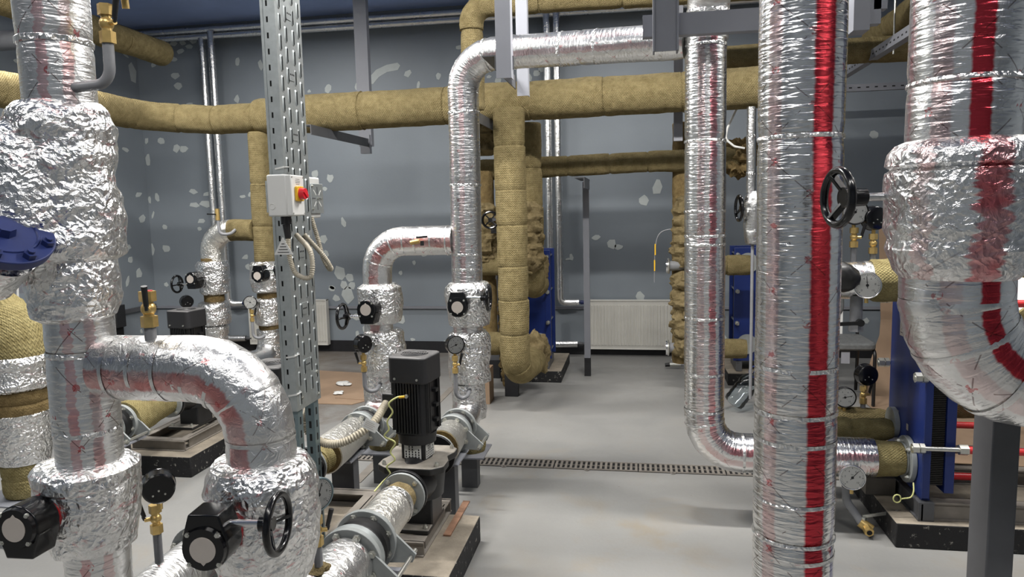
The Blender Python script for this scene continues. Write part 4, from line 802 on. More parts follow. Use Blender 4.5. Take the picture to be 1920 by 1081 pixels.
# gauges and valves on the pump lines
gauge((-1.462, 1.905, 0.728), (-0.62, 0.78, 0), 'gauge seen from its black back beside the bottom left valve', 0.049, True, 40)
ball_valve((-1.475, 1.90, 0.665), 0.46, 'brass valve under the black backed gauge at bottom left', (-0.8, -0.5), r=0.0165)
gauge((-0.928, 1.90, 0.722), (0.86, -0.5, 0), 'white gauge peeping out right of the foreground valve wrap', 0.05, False, 70, body='galv_d')
ball_valve((-0.940, 1.895, 0.66), 0.47, 'brass valve under the foreground white gauge', (0.9, 0.3), r=0.0165)
part('wool_tuft', MB().ball((-0.945, 1.90, 0.492), 0.028, 16, 10, (1.2, 1.2, 0.5), 0.5, 40), 'wool_shag', t)
def curl(x, y, z, r):
    return [(x, y, z + 0.10), (x, y, z + 0.02), (x + 0.03, y + 0.005, z - 0.015), (x + r, y + 0.08, z + 0.0)]
gauge((-1.480, 3.62, 0.842), (-0.80, 0.60, 0), 'gauge with red mark seen from the back, on the left arch', 0.049, True, 30)
ball_valve((-1.465, 3.612, 0.78), 0.62, 'brass valve on a curled stub at the left arch', (-0.9, -0.3), r=0.015, stub=[(-1.465, 3.612, 0.69), (-1.465, 3.612, 0.575), (-1.41, 3.64, 0.575), (-1.41, 3.70, 0.60)])
gauge((-0.948, 3.62, 0.838), (0.62, -0.78, 0), 'white gauge on the lower wrap of the central riser', 0.049, False, 200)
ball_valve((-0.955, 3.615, 0.78), 0.62, 'brass valve on a curled stub at the central riser', (0.9, -0.2), r=0.015, stub=[(-0.955, 3.615, 0.69), (-0.955, 3.615, 0.55), (-0.90, 3.63, 0.55), (-0.90, 3.70, 0.58)])
gauge((-3.575, 5.16, 0.868), (-0.75, 0.66, 0), 'gauge seen from the back at the far left wool elbow pipe', 0.05, True, 30)
gauge((-3.005, 5.14, 0.862), (0.55, -0.83, 0), 'white gauge just left of the perforated tray', 0.05, False, 150)
ball_valve((-3.005, 5.155, 0.80), 0.60, 'brass valve on a curled stub left of the perforated tray', (0.9, -0.2), r=0.015, stub=[(-3.005, 5.155, 0.71), (-3.005, 5.155, 0.58), (-2.95, 5.17, 0.57), (-2.93, 5.24, 0.60)])
ball_valve((-1.230, 1.62, 1.362), 1.235, 'brass valve with red seal standing on the foreground foil arch', (0.5, -0.86), r=0.0185)
part('seal', MB().cyl((-1.230, 1.62, 1.362), (-1.230, 1.62, 1.364), 0.013, n=16), 'redtube', bpy.data.objects['gauge_valve.005'])
ball_valve((-1.266, 1.60, 2.062), 1.86, 'brass valve at top left on a bent grey stub', (0.95, -0.3), r=0.0165, stub=[(-1.40, 1.61, 1.872), (-1.268, 1.60, 1.876), (-1.267, 1.60, 1.975)])
gauge((-1.225, 1.60, 2.125), (0.3, -0.95, -0.2), 'silver rimmed gauge cut by the top edge at upper left', 0.05, False, 100, rim='chrome')
t = thing('vent_valve', 'tiny brass air valve on the middle foil arch', 'valve', (-1.16, 3.66, 1.39))
part('body', MB().cyl((-1.16, 3.72, 1.385), (-1.165, 3.655, 1.385), 0.014, n=6).cyl((-1.19, 3.66, 1.380), (-1.14, 3.66, 1.39), 0.012, n=12), 'brass', t); part('lever', MB().bar((-1.155, 3.652, 1.408), (-1.095, 3.655, 1.412), 0.010, 0.006), 'rubber', t)
part('spindle', MB().cyl((-1.125, 3.655, 1.39), (-1.125, 3.655, 1.365), 0.010, n=10), 'rubber', t)
t = thing('gauge_valve', 'brass valve on a hooked stub at the far left wool elbow', 'valve', (-3.22, 5.17, 1.40))
part('stub_pipe', MB().rings(resample(fillet([(-3.14, 5.215, 1.43), (-3.14, 5.15, 1.40), (-3.225, 5.14, 1.40), (-3.235, 5.14, 1.52)], 0.035, 6), 0.02), 0.012, 14), 'pipe', t); part('body', MB().cyl((-3.235, 5.14, 1.51), (-3.235, 5.14, 1.60), 0.017, n=6), 'brass', t); part('lever', MB().bar((-3.235, 5.12, 1.555), (-3.31, 5.12, 1.56), 0.010, 0.008), 'rubber', t)

# ------------------------------------------------------------------ perforated tray post with the isolator
t = thing('cable_tray', 'upright galvanised perforated cable tray standing beside the middle pump', 'cable tray', (-1.27, 2.52, 0)); TR = t
XW, Y0, Y1, Z0, Z1 = -1.252, 2.42, 2.62, 0.815, 3.63
cols = [(Y0 + 0.028, 0.0), (Y0 + 0.072, 0.5), (Y0 + 0.128, 0.5), (Y0 + 0.172, 0.0)]; P_ = 0.072; SL, SW = 0.050, 0.0085
m = MB(); rim = MB(); ys = [Y0] + [v for yc, _ in cols for v in (yc - SW / 2, yc + SW / 2)] + [Y1]
for j in range(len(ys) - 1):
    if j % 2 == 0: m.box(XW, XW + 0.0015, ys[j], ys[j + 1], Z0, Z1); continue
    z = Z0; off = cols[j // 2][1]; k = 0
    while True:
        a = Z0 + 0.02 + (k + off) * P_; b_ = a + SL
        if b_ > Z1: m.box(XW, XW + 0.0015, ys[j], ys[j + 1], z, Z1); break
        m.box(XW, XW + 0.0015, ys[j], ys[j + 1], z, a); z = b_
        if a < 3.2:
            yc = cols[j // 2][0]; o = [(yc + (SW / 2 + q) * math.cos(g), (a + SW / 2 if g > PI else b_ - SW / 2) + (SW / 2 + q) * math.sin(g)) for g in [i * PI / 6 for i in range(7)] + [PI + i * PI / 6 for i in range(7)] for q in (0.0002, )]
            o2 = [(yc + (SW / 2 + 0.0055) * math.cos(g), (a + SW / 2 if g > PI else b_ - SW / 2) + (SW / 2 + 0.0055) * math.sin(g)) for g in [i * PI / 6 for i in range(7)] + [PI + 1e-6 + i * PI / 6 for i in range(7)]]
            n_ = len(o); rim.add([(XW + 0.0052, p, q) for p, q in o] + [(XW + 0.0015, p, q) for p, q in o2], [(i, n_ + i, n_ + (i + 1) % n_, (i + 1) % n_) for i in range(n_)])
        k += 1
part('web', m, 'galv', t, smooth=0); part('slot_rims', rim, 'galv', t)['kind'] = 'stuff'
m = MB(); z = Z0
k = 0
while True:          # side flange with its row of small holes
    a = Z0 + 0.03 + k * 0.055
    if a + 0.02 > Z1: break
    m.box(XW - 0.053, XW - 0.033, Y0, Y0 + 0.0015, z, a + 0.02).box(XW - 0.026, XW, Y0, Y0 + 0.0015, z, a + 0.02).box(XW - 0.033, XW - 0.026, Y0, Y0 + 0.0015, z, a); z = a + 0.02; k += 1
part('side_flange', m, 'galv', t, smooth=0)
part('return_lip', MB().box(XW - 0.0545, XW - 0.053, Y0, Y0 + 0.012, Z0, Z1).box(XW - 0.0465, XW - 0.0435, Y0 - 0.002, Y0, Z0, Z1), 'galv', t)
part('far_flange', MB().box(XW - 0.053, XW, Y1 - 0.0015, Y1, Z0, Z1), 'galv', t)
for k in range(11):
    zc = Z0 + 0.16 + k * 0.216
    pl = part('joint_plate', MB().prism(rsq(0.022, 0.006, 3), (XW + 0.0016, (Y0 + Y1) / 2, zc), (0, 1.0, 0), (0, 0, 1), 0.003), 'galv', t)
    for dy in (-0.012, 0, 0.012): part('hole', MB().box(XW + 0.0046, XW + 0.005, (Y0 + Y1) / 2 + dy - 0.0035, (Y0 + Y1) / 2 + dy + 0.0035, zc - 0.003, zc + 0.003), 'black', pl)
for yy, nm in ((Y0 + 0.03, 'a'), (Y1 - 0.035, 'b')):
    s = MB(); x_ = XW - 0.004
    s.box(x_ - 0.038, x_, yy - 0.02, yy - 0.018, 0, 0.90).box(x_ - 0.038, x_, yy + 0.018, yy + 0.02, 0, 0.90).box(x_ - 0.002, x_, yy - 0.018, yy + 0.018, 0, 0.9)
    lg = part('leg_strut', s, 'galv_d', t)
    h = MB()
    for k in range(15): h.box(x_, x_ + 0.0006, yy - 0.005, yy + 0.005, 0.03 + k * 0.052, 0.058 + k * 0.052).box(x_ - 0.024, x_ - 0.014, yy - 0.0206, yy - 0.02, 0.03 + k * 0.052, 0.058 + k * 0.052)
    part('slots', h, 'black', lg)['kind'] = 'stuff'
for y_, z_ in ((2.455, 0.86), (2.595, 0.84), (2.59, 0.93)): bolt(t, (XW + 0.002, y_, z_), (1, 0, 0), 0.008, 0.006)
for zz in (1.71, 1.02, 0.875): part('cable_tie', MB().bar((XW - 0.03, Y0 - 0.003, zz), (XW + 0.004, Y0 - 0.003, zz + 0.006), 0.006, 0.003).bar((XW + 0.004, Y0 - 0.003, zz + 0.006), (XW + 0.005, Y0 + 0.03, zz + 0.008), 0.003, 0.006), 'white', t)
t = thing('cable_loom', 'black cable loom running up inside the perforated tray', 'cable', (-1.28, 2.52, 0.9))
for i, (cx, cy) in enumerate(((-1.284, 2.447), (-1.276, 2.483), (-1.286, 2.52), (-1.277, 2.556), (-1.286, 2.59))): part('cable', MB().cyl((cx, cy, 0.9 + 0.02 * i), (cx, cy, 3.63), 0.0165, n=14), 'rubber', t)
t = thing('isolator_switch', 'white isolator box with red and yellow rotary switch on the tray', 'switch', (-1.225, 2.38, 1.54))
part('enclosure', MB().box(-1.270, -1.196, 2.325, 2.425, 1.540, 1.685), 'white', t, bevel=0.006)
part('front_lid', MB().box(-1.200, -1.178, 2.327, 2.423, 1.542, 1.683), 'white', t, bevel=0.004)
part('knockout', MB().torus((-1.252, 2.3245, 1.575), (0, 1, 0), 0.010, 0.0012, 20, 6), 'white', t)
part('escutcheon', MB().prism(rsq(0.026, 0.006, 3), (-1.178, 2.375, 1.618), (0, 1, 0), (0, 0, 1), 0.010), 'yellow', t, 'yellow escutcheon', bevel=0.002)
k_ = part('rotary_knob', MB().cyl((-1.168, 2.375, 1.618), (-1.150, 2.375, 1.618), 0.021, 0.019, 28), 'redp', t, 'red rotary knob')
part('grip', MB().bar((-1.150, 2.375 - 0.014, 1.618 + 0.01), (-1.150, 2.375 + 0.014, 1.618 - 0.01), 0.008, 0.012, (1, 0, 0)), 'redp', k_)
pr_ = MB()
for i, wd in enumerate((0.030, 0.036, 0.034, 0.026)): pr_.box(-1.1779, -1.1775, 2.375 - wd / 2, 2.375 + wd / 2, 1.668 - i * 0.006, 1.6695 - i * 0.006)
pr_.text('0', (-1.168, 2.375, 1.6405), (0, 1, 0), (0, 0, 1), 0.006).text('I', (-1.168, 2.3965, 1.618), (0, 1, 0), (0, 0, 1), 0.006)
part('print', pr_, 'ink', t)
for y_ in (2.333, 2.417):
    for z_ in (1.55, 1.676): bolt(t, (-1.1785, y_, z_), (1, 0, 0), 0.003, 0.002)
part('gland', MB().cyl((-1.232, 2.38, 1.540), (-1.232, 2.38, 1.512), 0.0185, n=12).cyl((-1.232, 2.38, 1.512), (-1.228, 2.38, 1.462), 0.014, 0.011, 14), 'rubber', t)
part('mounting_bracket', MB().box(-1.282, -1.276, 2.34, 2.50, 1.555, 1.665), 'galv', t)
t = thing('isolator_switch', 'second isolator on the far side of the tray, seen by its slotted mounting plate', 'switch', (-1.27, 2.69, 1.53))
part('enclosure', MB().box(-1.36, -1.262, 2.638, 2.735, 1.530, 1.690), 'white', t, bevel=0.006)
pl = part('mounting_plate', MB().box(-1.256, -1.252, 2.632, 2.742, 1.548, 1.665), 'galv', t, 'slotted galvanised mounting plate', bevel=0.003)
for k in range(8):
    g = k * PI / 4; part('slot', MB().bar((-1.2515, 2.687 + 0.018 * math.cos(g), 1.607 + 0.018 * math.sin(g)), (-1.2515, 2.687 + 0.045 * math.cos(g), 1.607 + 0.045 * math.sin(g)), 0.001, 0.004, (1, 0, 0)), 'dial' if k % 2 else 'steel_d', pl)
for y_, z_ in ((2.641, 1.655), (2.641, 1.565), (2.72, 1.607), (2.69, 1.607)): bolt(t, (-1.252, y_, z_), (1, 0, 0), 0.006, 0.004)
def corrugated(pts, r, name, label, mat='conduit', bend=0.04, pitch=0.011):
    p = resample(smooth(pts, 12), pitch / 2); rad = [r * (1.02 if i % 2 else 0.76) for i in range(len(p))]
    return solo(name, MB().rings(p, rad, 16), mat, label, 'cable conduit', p[0], 'corrugated cream cable conduits', smooth=60)
corrugated([(-1.228, 2.38, 1.47), (-1.225, 2.375, 1.40), (-1.20, 2.372, 1.335), (-1.150, 2.38, 1.325), (-1.155, 2.40, 1.41), (-1.24, 2.47, 1.47)], 0.0095, 'flexible_conduit', 'cream conduit looping down from the white isolator into the tray', bend=0.022)
corrugated([(-1.27, 2.66, 1.535), (-1.245, 2.655, 1.45), (-1.225, 2.65, 1.375), (-1.20, 2.64, 1.335), (-1.18, 2.62, 1.335), (-1.195, 2.59, 1.385), (-1.245, 2.54, 1.47)], 0.0095, 'flexible_conduit', 'cream conduit looping from the second isolator into the tray', bend=0.02)
corrugated([(-1.275, 2.60, 0.98), (-1.30, 2.63, 0.80), (-1.335, 2.64, 0.70), (-1.27, 2.62, 0.636), (-1.17, 2.62, 0.632), (-1.075, 2.70, 0.685), (-1.06, 2.84, 0.735)], 0.0175, 'flexible_conduit', 'thick cream conduit sagging from the tray foot to the pump motor', bend=0.05, pitch=0.0145)
t = thing('warning_tag', 'small white triangular cable tag hanging before the tray', 'tag', (-1.24, 2.36, 1.40)); part('plate', MB().prism([(-0.036, 0), (0.036, 0), (0, 0.062)], (-1.239, 2.362, 1.405), (1, 0, 0), (0, 0, 1), 0.0015), 'white', t)
pr_ = MB()
for i, wd in enumerate((0.044, 0.034, 0.024, 0.012)): pr_.box(-1.239 - wd / 2, -1.239 + wd / 2, 2.3598, 2.3603, 1.412 + i * 0.010, 1.4145 + i * 0.010)
part('print', pr_, 'ink', t)
t = thing('cable_tag', 'white rectangular label folded on the thick cream conduit', 'tag', (-1.06, 2.665, 0.69))
xa = V(0.83, 0.25, -0.5).normalized(); ya = V(0.45, 0.25, 0.75); ya = (ya - xa * ya.dot(xa)).normalized()
part('label', MB().prism([(-0.030, -0.020), (0.030, -0.020), (0.030, 0.020), (-0.030, 0.020)], (-1.06, 2.655, 0.695), xa, ya, 0.001), 'white', t)
pr_ = MB(); nn = xa.cross(ya)
for i in range(4): pr_.prism([(-0.024, -0.012 + i * 0.007), (0.018 - 0.006 * (i % 2), -0.012 + i * 0.007), (0.018 - 0.006 * (i % 2), -0.010 + i * 0.007), (-0.024, -0.010 + i * 0.007)], V(-1.06, 2.655, 0.695) + nn * 0.0012, xa, ya, 0.0003)
part('print', pr_, 'plate', t)
w_ = [(-0.962, 2.775, 0.782), (-0.985, 2.77, 0.782), (-1.02, 2.765, 0.755), (-1.005, 2.765, 0.72), (-1.03, 2.765, 0.68), (-1.025, 2.765, 0.645), (-1.045, 2.765, 0.615), (-1.00, 2.765, 0.59), (-1.02, 2.76, 0.55), (-1.00, 2.755, 0.52), (-1.035, 2.75, 0.49), (-1.02, 2.745, 0.46), (-1.05, 2.735, 0.43), (-1.075, 2.70, 0.40)]
t = thing('earth_wire', 'curly green and yellow earth wire hanging from the pump motor', 'wire', (-0.96, 2.77, 0.78)); part('wire', MB().rings(smooth(w_, 6), 0.0036, 8), 'earth', t)
part('lug', MB().cyl((-0.978, 2.772, 0.782), (-0.955, 2.776, 0.784), 0.0055, n=8), 'yellow', t); bolt(t, (-0.948, 2.783, 0.784), (-0.15, -1, 0), 0.009, 0.006)

# ------------------------------------------------------------------ plate heat exchangers
def hx_front(x0, x1, y, z0, z1, depth, label):
    """exchanger whose port plate faces the aisle end of the room (-Y)"""
    t = thing('heat_exchanger', label, 'heat exchanger', ((x0 + x1) / 2, y, z0 - 0.1), 'blue plate heat exchangers')
    part('port_plate', MB().box(x0, x1, y, y + 0.03, z0, z1), 'blue', t, bevel=0.003); part('edge_fold', MB().box(x1 - 0.05, x1 - 0.044, y - 0.004, y, z0 + 0.01, z1 - 0.01), 'blue', t)
    m = MB(); k = 0
    while 0.034 + k * 0.006 < depth - 0.034: m.box(x0 + 0.03, x1 - 0.03, y + 0.034 + k * 0.006, y + 0.0375 + k * 0.006, z0 + 0.03, z1 - 0.03); k += 1
    part('plate_pack', m, 'plates', t)['kind'] = 'stuff'
    part('pressure_plate', MB().box(x0, x1, y + depth - 0.03, y + depth, z0, z1), 'blue', t, bevel=0.003)
    for s, xx in ((1, x1 - 0.025), (-1, x0 + 0.025)):
        for f in (0.06, 0.34, 0.62, 0.94):
            zz = z0 + (z1 - z0) * f; part('tie_bolt', MB().cyl((xx, y - 0.09, zz), (xx, y + depth + 0.03, zz), 0.009, n=10).cyl((xx, y - 0.03, zz), (xx, y - 0.004, zz), 0.019, n=6), 'zinc', t)
    for xx in (x0 + 0.11, x1 - 0.11):
        for zz in (z0 + 0.15, z1 - 0.13): part('port_flange', MB().cyl((xx, y - 0.022, zz), (xx, y - 0.002, zz), 0.085, n=32), 'flange', t)
    for fx in (x0 + 0.02, x1 - 0.07): part('foot', MB().box(fx, fx + 0.05, y - 0.02, y + depth, z0 - 0.085, z0 - 0.002), 'steel_d', t)
    return t
plinth(-1.22, -0.67, 6.20, 7.0, 0.105, 'plinth under the left blue exchanger near the radiator')
hx_front(-1.17, -0.765, 6.30, 0.195, 1.175, 0.34, 'blue plate exchanger beside the thick wool drop pipe')
plinth(0.76, 1.34, 6.22, 7.0, 0.105, 'plinth under the blue exchanger behind the striped column')
hx_front(0.815, 1.22, 6.32, 0.195, 1.175, 0.34, 'blue plate exchanger half hidden behind the striped column')
plinth(1.135, 2.9, 3.30, 4.05, 0.115, 'long plinth under the near blue exchanger at right')
t = thing('base_frame', 'dusty channel frame under the near blue exchanger', 'base frame', (1.9, 3.6, 0.115))
for y_ in (3.345, 3.80): part('channel_beam', MB().box(1.30, 2.85, y_, y_ + 0.06, 0.192, 0.199).box(1.30, 2.85, y_ + 0.012, y_ + 0.018, 0.12, 0.192).box(1.30, 2.85, y_, y_ + 0.06, 0.1155, 0.1215), 'dust', t)
part('cross_channel', MB().box(1.235, 1.30, 3.33, 3.90, 0.195, 0.202).box(1.235, 1.30, 3.33, 3.90, 0.1155, 0.1215).box(1.247, 1.254, 3.33, 3.90, 0.12, 0.195).box(1.235, 1.30, 3.33, 3.336, 0.12, 0.195), 'steel_d', t)
part('side_angle', MB().box(1.10, 1.235, 3.62, 3.88, 0.1155, 0.20), 'dust', t)
t = thing('heat_exchanger', 'large near blue plate exchanger with long tie rods, right side', 'heat exchanger', (1.30, 3.56, 0.20), 'blue plate heat exchangers'); HX = t
part('port_plate', MB().box(1.250, 1.284, 3.345, 3.80, 0.215, 1.32), 'blue', t, bevel=0.003)
m = MB()
for k in range(13): m.box(1.2855 + k * 0.0046, 1.2882 + k * 0.0046, 3.372, 3.775, 0.27, 1.28)
part('plate_pack', m, 'plates', t)['kind'] = 'stuff'
cg = MB()
for k in range(120): cg.box(1.287, 1.3435, 3.366, 3.372, 0.275 + k * 0.0083, 0.279 + k * 0.0083)
part('gasket_edges', cg, 'plates', t)['kind'] = 'stuff'
part('pressure_plate', MB().box(1.346, 1.386, 3.355, 3.79, 0.24, 1.30), 'blue', t, bevel=0.003)
for fy in (3.36, 3.70): part('foot', MB().box(1.256, 1.290, fy, fy + 0.08, 0.203, 0.216), 'blue', t)
for y_, zs in ((3.385, (0.452, 0.772, 1.10)), (3.765, (0.42, 0.735, 1.06))):
    for zz in zs:
        r_ = part('tie_rod', MB().cyl((1.195, y_ - (0.055 if y_ < 3.5 else -0.05), zz), (1.75, y_ - (0.055 if y_ < 3.5 else -0.05), zz), 0.0105, n=12), 'zinc', t)
        for xa_, xb_ in ((1.198, 1.224), (1.228, 1.248), (1.388, 1.424)): part('nut', MB().cyl((xa_, y_ - (0.055 if y_ < 3.5 else -0.05), zz), (xb_, y_ - (0.055 if y_ < 3.5 else -0.05), zz), 0.0235, n=6), 'zinc', r_)
        part('sleeve', MB().cyl((1.426, y_ - (0.055 if y_ < 3.5 else -0.05), zz), (1.72, y_ - (0.055 if y_ < 3.5 else -0.05), zz), 0.0165, n=16), 'redtube', r_, 'red plastic sleeve')
part('guide_bar', MB().cyl((1.37, 3.57, 0.375), (2.7, 3.57, 0.375), 0.02, n=14).cyl((1.25, 3.57, 1.36), (2.7, 3.57, 1.36), 0.018, n=14), 'dust', t)
part('lower_sleeve', MB().cyl((1.37, 3.45, 0.288), (1.66, 3.45, 0.288), 0.0165, n=16), 'red', t, 'dark red plastic sleeve')
part('column', MB().box(2.70, 2.76, 3.5, 3.62, 0.20, 1.40), 'blue', t)
pf = part('port_flange', MB().cyl((1.226, 3.5, 0.345), (1.248, 3.5, 0.345), 0.108, n=40).cyl((1.216, 3.5, 0.345), (1.226, 3.5, 0.345), 0.075, n=32), 'flange', t, bevel=0.002)
for k in range(4): bolt(pf, (1.226, 3.5 + 0.092 * math.cos(PI / 4 + k * PI / 2), 0.345 + 0.092 * math.sin(PI / 4 + k * PI / 2)), (-1, 0, 0), 0.011, 0.012)
part('port_flange', MB().cyl((1.226, 3.5, 1.185), (1.248, 3.5, 1.185), 0.108, n=40), 'flange', t)
part('port_flange', MB().cyl((1.226, 3.70, 0.46), (1.248, 3.70, 0.46), 0.075, n=32), 'flange', t)
pl = part('data_plate', MB().box(1.2484, 1.2496, 3.60, 3.68, 0.90, 1.04), 'plate', t, 'grey data plate')
pr_ = MB()
for i in range(7): pr_.box(1.2478, 1.2483, 3.61, 3.67 - 0.01 * (i % 3), 0.915 + i * 0.016, 0.918 + i * 0.016)
part('print', pr_, 'ink', pl)
for y_, z_ in ((3.66, 0.50), (3.53, 0.47)): part('sticker', MB().box(1.249, 1.2496, y_, y_ + 0.022, z_, z_ + 0.03), 'plate', t)
# pipes on the near exchanger
t = thing('insulated_pipe', 'foil and wool pipe entering the top port of the near blue exchanger', 'pipe', (1.0, 3.5, 1.09))
foil_pipe(t, [(0.76, 3.5, 3.6), (0.76, 3.5, 1.185), (1.10, 3.5, 1.185)], 0.086, 'foil', 0.16, tapes=(2.45, 2.62), seed=81, ref=(0, -1, 0))
wool_pipe(t, [(1.05, 3.5, 1.19), (1.225, 3.5, 1.19)], 0.094, 0.1, 0.2, 'wool_y', seed=12.3, amp=0.010)
t = thing('insulated_pipe', 'yellow wool pipe behind the lower port of the near exchanger', 'pipe', (1.0, 3.84, 0.37)); wool_pipe(t, [(0.70, 3.84, 0.415), (1.25, 3.84, 0.415)], 0.075, 0.1, 0.3, 'wool', seed=12.6, amp=0.008)
t = thing('insulated_pipe', 'slim yellow wool pipe just above the lower foil port pipe', 'pipe', (1.0, 3.68, 0.38)); wool_pipe(t, [(0.80, 3.66, 0.425), (1.225, 3.68, 0.43)], 0.052, 0.1, 0.2, 'wool_y', seed=12.9, amp=0.010)
t = thing('insulated_pipe', 'wool pipe running right behind the near exchanger rods', 'pipe', (2.0, 3.95, 0.5)); wool_pipe(t, [(1.38, 3.95, 0.50), (2.9, 3.95, 0.50)], 0.078, 0.1, 0.4, 'wool', seed=13.1)
gauge((0.995, 3.55, 1.497), (0.05, -1, 0.0), 'white gauge half behind the handwheel, above the top port pipe', 0.058, False, 240)
ball_valve((0.995, 3.565, 1.425), 1.24, 'brass valve below the white gauge behind the handwheel', (0.9, -0.4), r=0.0175)
gauge((1.078, 3.60, 1.466), (-0.30, 0.95, 0.0), 'black backed gauge right of the handwheel', 0.056, True, 40, body='gloss')
ball_valve((1.078, 3.56, 1.395), 1.25, 'brass valve below the black backed gauge by the handwheel', (0.3, 0.95), r=0.0175)
gauge((1.005, 3.375, 1.175), (-0.10, -1, 0.05), 'steel rimmed thermometer on the top port pipe', 0.058, False, 95, body='chrome', rim='chrome')
gauge((0.965, 3.365, 0.292), (-0.10, -1, 0.1), 'steel rimmed thermometer on the lower port pipe', 0.056, False, 50, body='chrome', rim='chrome')
gauge((1.04, 3.79, 0.555), (-0.10, -1, 0.05), 'white gauge beside the black seat, above the lower pipes', 0.052, False, 15)
ball_valve((1.03, 3.83, 0.495), 0.46, 'brass stub valve below the white gauge by the chair', (1, 0.4), r=0.012)
gauge((1.140, 3.84, 0.668), (-0.22, 0.97, 0.0), 'black backed gauge in front of the cardboard', 0.054, True, 40)
ball_valve((1.140, 3.84, 0.605), 0.46, 'brass valve below the black backed gauge by the cardboard', (0.9, 0.2), r=0.0165)
t = thing('stub_fitting', 'grey drain fitting with lever under the top port pipe', 'valve', (0.985, 3.46, 0.98)); part('body', MB().cyl((0.985, 3.46, 1.12), (0.985, 3.46, 0.965), 0.027, n=20).cyl((0.985, 3.46, 0.985), (0.985, 3.46, 0.955), 0.033, n=6), 'pipe', t)
part('spindle', MB().cyl((0.992, 3.45, 1.0), (0.992, 3.405, 1.0), 0.016, n=14), 'rubber', t); part('lever', MB().bar((0.992, 3.41, 1.0), (0.86, 3.41, 0.992), 0.012, 0.016, (0, 1, 0)), 'rubber', t)
solo('fabric_cover', MB().ball((0.90, 3.38, 1.205), 0.085, 28, 18, (0.9, 0.7, 0.85), 0.28, 9), 'rubber', 'black fabric bundle beside the steel rimmed thermometer', 'cover', (0.90, 3.38, 1.12))
t = thing('drain_valve', 'bent grey drain pipe with brass valve just above the floor, right', 'valve', (1.03, 3.48, 0.03))
part('pipe', MB().rings(resample(fillet([(0.965, 3.47, 0.28), (0.968, 3.46, 0.14), (1.035, 3.42, 0.045)], 0.07, 8), 0.015), 0.0195, 18), 'pipe', t)
part('body', MB().cyl((1.02, 3.425, 0.058), (1.065, 3.405, 0.030), 0.024, n=12).cyl((1.045, 3.42, 0.044), (1.045, 3.365, 0.034), 0.0215, n=6), 'brass', t); part('bore', MB().cyl((1.045, 3.366, 0.034), (1.045, 3.363, 0.0335), 0.012, n=14), 'black', t)
part('lever', MB().cyl((1.035, 3.42, 0.06), (1.035, 3.42, 0.085), 0.011, n=10).bar((1.03, 3.425, 0.085), (1.19, 3.44, 0.11), 0.014, 0.006), 'zinc', t)
t = thing('earth_wire', 'coiled green and yellow wire at the foot of the near exchanger', 'wire', (1.2, 3.4, 0.21)); p = [(1.235, 3.40, 0.268), (1.228, 3.375, 0.235), (1.215, 3.37, 0.21), (1.185, 3.365, 0.205)] + [(1.155 + 0.016 * math.cos(g), 3.36, 0.205 + 0.018 * math.sin(g)) for g in [i * 0.7 for i in range(10)]]
part('wire', MB().rings(smooth(p, 5), 0.0032, 8), 'earth', t)
# ------------------------------------------------------------------ hanging steelwork
def hanger(x, y, z0, lx, ly, label, kind='channel'):
    t = thing('hanging_channel', label, 'hanger', (x, y, z0), 'grey steel hangers')
    w_ = 0.005
    if kind == 'channel': m = MB().box(x - lx / 2, x + lx / 2, y - ly / 2, y - ly / 2 + w_, z0, 3.64).box(x - lx / 2, x - lx / 2 + w_, y - ly / 2 + w_, y + ly / 2, z0, 3.64).box(x + lx / 2 - w_, x + lx / 2, y - ly / 2 + w_, y + ly / 2, z0, 3.64)
    elif kind == 'tube': m = MB().box(x - lx / 2, x + lx / 2, y - ly / 2, y + ly / 2, z0, 3.64)
    else: m = MB().box(x - lx / 2, x + lx / 2, y - ly / 2, y - ly / 2 + w_, z0, 3.64).box(x + lx / 2 - w_, x + lx / 2, y - ly / 2 + w_, y + ly / 2, z0, 3.64)
    part('profile', m, 'steel', t); return t
h = hanger(-0.612, 3.40, 2.155, 0.072, 0.06, 'near grey angle hanger in front of the crossing foil pipe', 'angle')
part('cross_angle', MB().box(-0.72, -0.655, 3.40, 3.98, 2.262, 2.268).box(-0.66, -0.655, 3.40, 3.98, 2.20, 2.262).box(-0.66, -0.57, 3.41, 3.416, 2.20, 2.262), 'steel_d', h)
hanger(-0.615, 3.98, 2.16, 0.062, 0.05, 'far grey angle hanger just behind the crossing foil pipe', 'angle')
hanger(-1.335, 6.05, 2.0, 0.085, 0.06, 'grey tube hanger right beside the central foil riser', 'tube')
hanger(-2.345, 6.08, 2.12, 0.115, 0.06, 'grey tube hanger above the header, left part of the ceiling', 'tube')
hanger(0.30, 5.55, 2.02, 0.065, 0.05, 'slim grey hanger behind the top of the floor-drain riser', 'tube')
def bracket(x, y0, y1, z, label):
    t = thing('cantilever_bracket', label, 'bracket', (x, y0, z), 'angle brackets carrying the header')
    part('horizontal_leg', MB().box(x - 0.035, x + 0.035, y0, y1, z, z + 0.006), 'steel_d', t); part('vertical_leg', MB().box(x + 0.03, x + 0.036, y0, y1, z - 0.065, z), 'steel_d', t)
    part('end_plate', MB().box(x - 0.04, x + 0.045, y1, y1 + 0.05, z - 0.12, z + 0.04), 'steel', t); return t
bracket(-2.34, 4.90, 6.02, 2.175, 'dark angle bracket under the header, left of the central riser')
bracket(-1.08, 4.78, 6.05, 2.19, 'dark angle bracket under the header, just right of the central riser')
t = thing('ceiling_beam', 'flat grey beam with hanging post across the top right', 'beam', (0.4, 3.24, 2.28))
part('beam', MB().box(0.025, 0.93, 3.20, 3.206, 2.262, 2.352).box(0.025, 0.93, 3.206, 3.25, 2.346, 2.352).box(0.025, 0.93, 3.206, 3.25, 2.262, 2.268), 'steel', t)
part('post', MB().box(0.072, 0.165, 3.13, 3.136, 2.185, 3.64).box(0.066, 0.074, 3.12, 3.198, 2.185, 3.64).box(0.163, 0.171, 3.12, 3.198, 2.185, 3.64), 'steel', t)
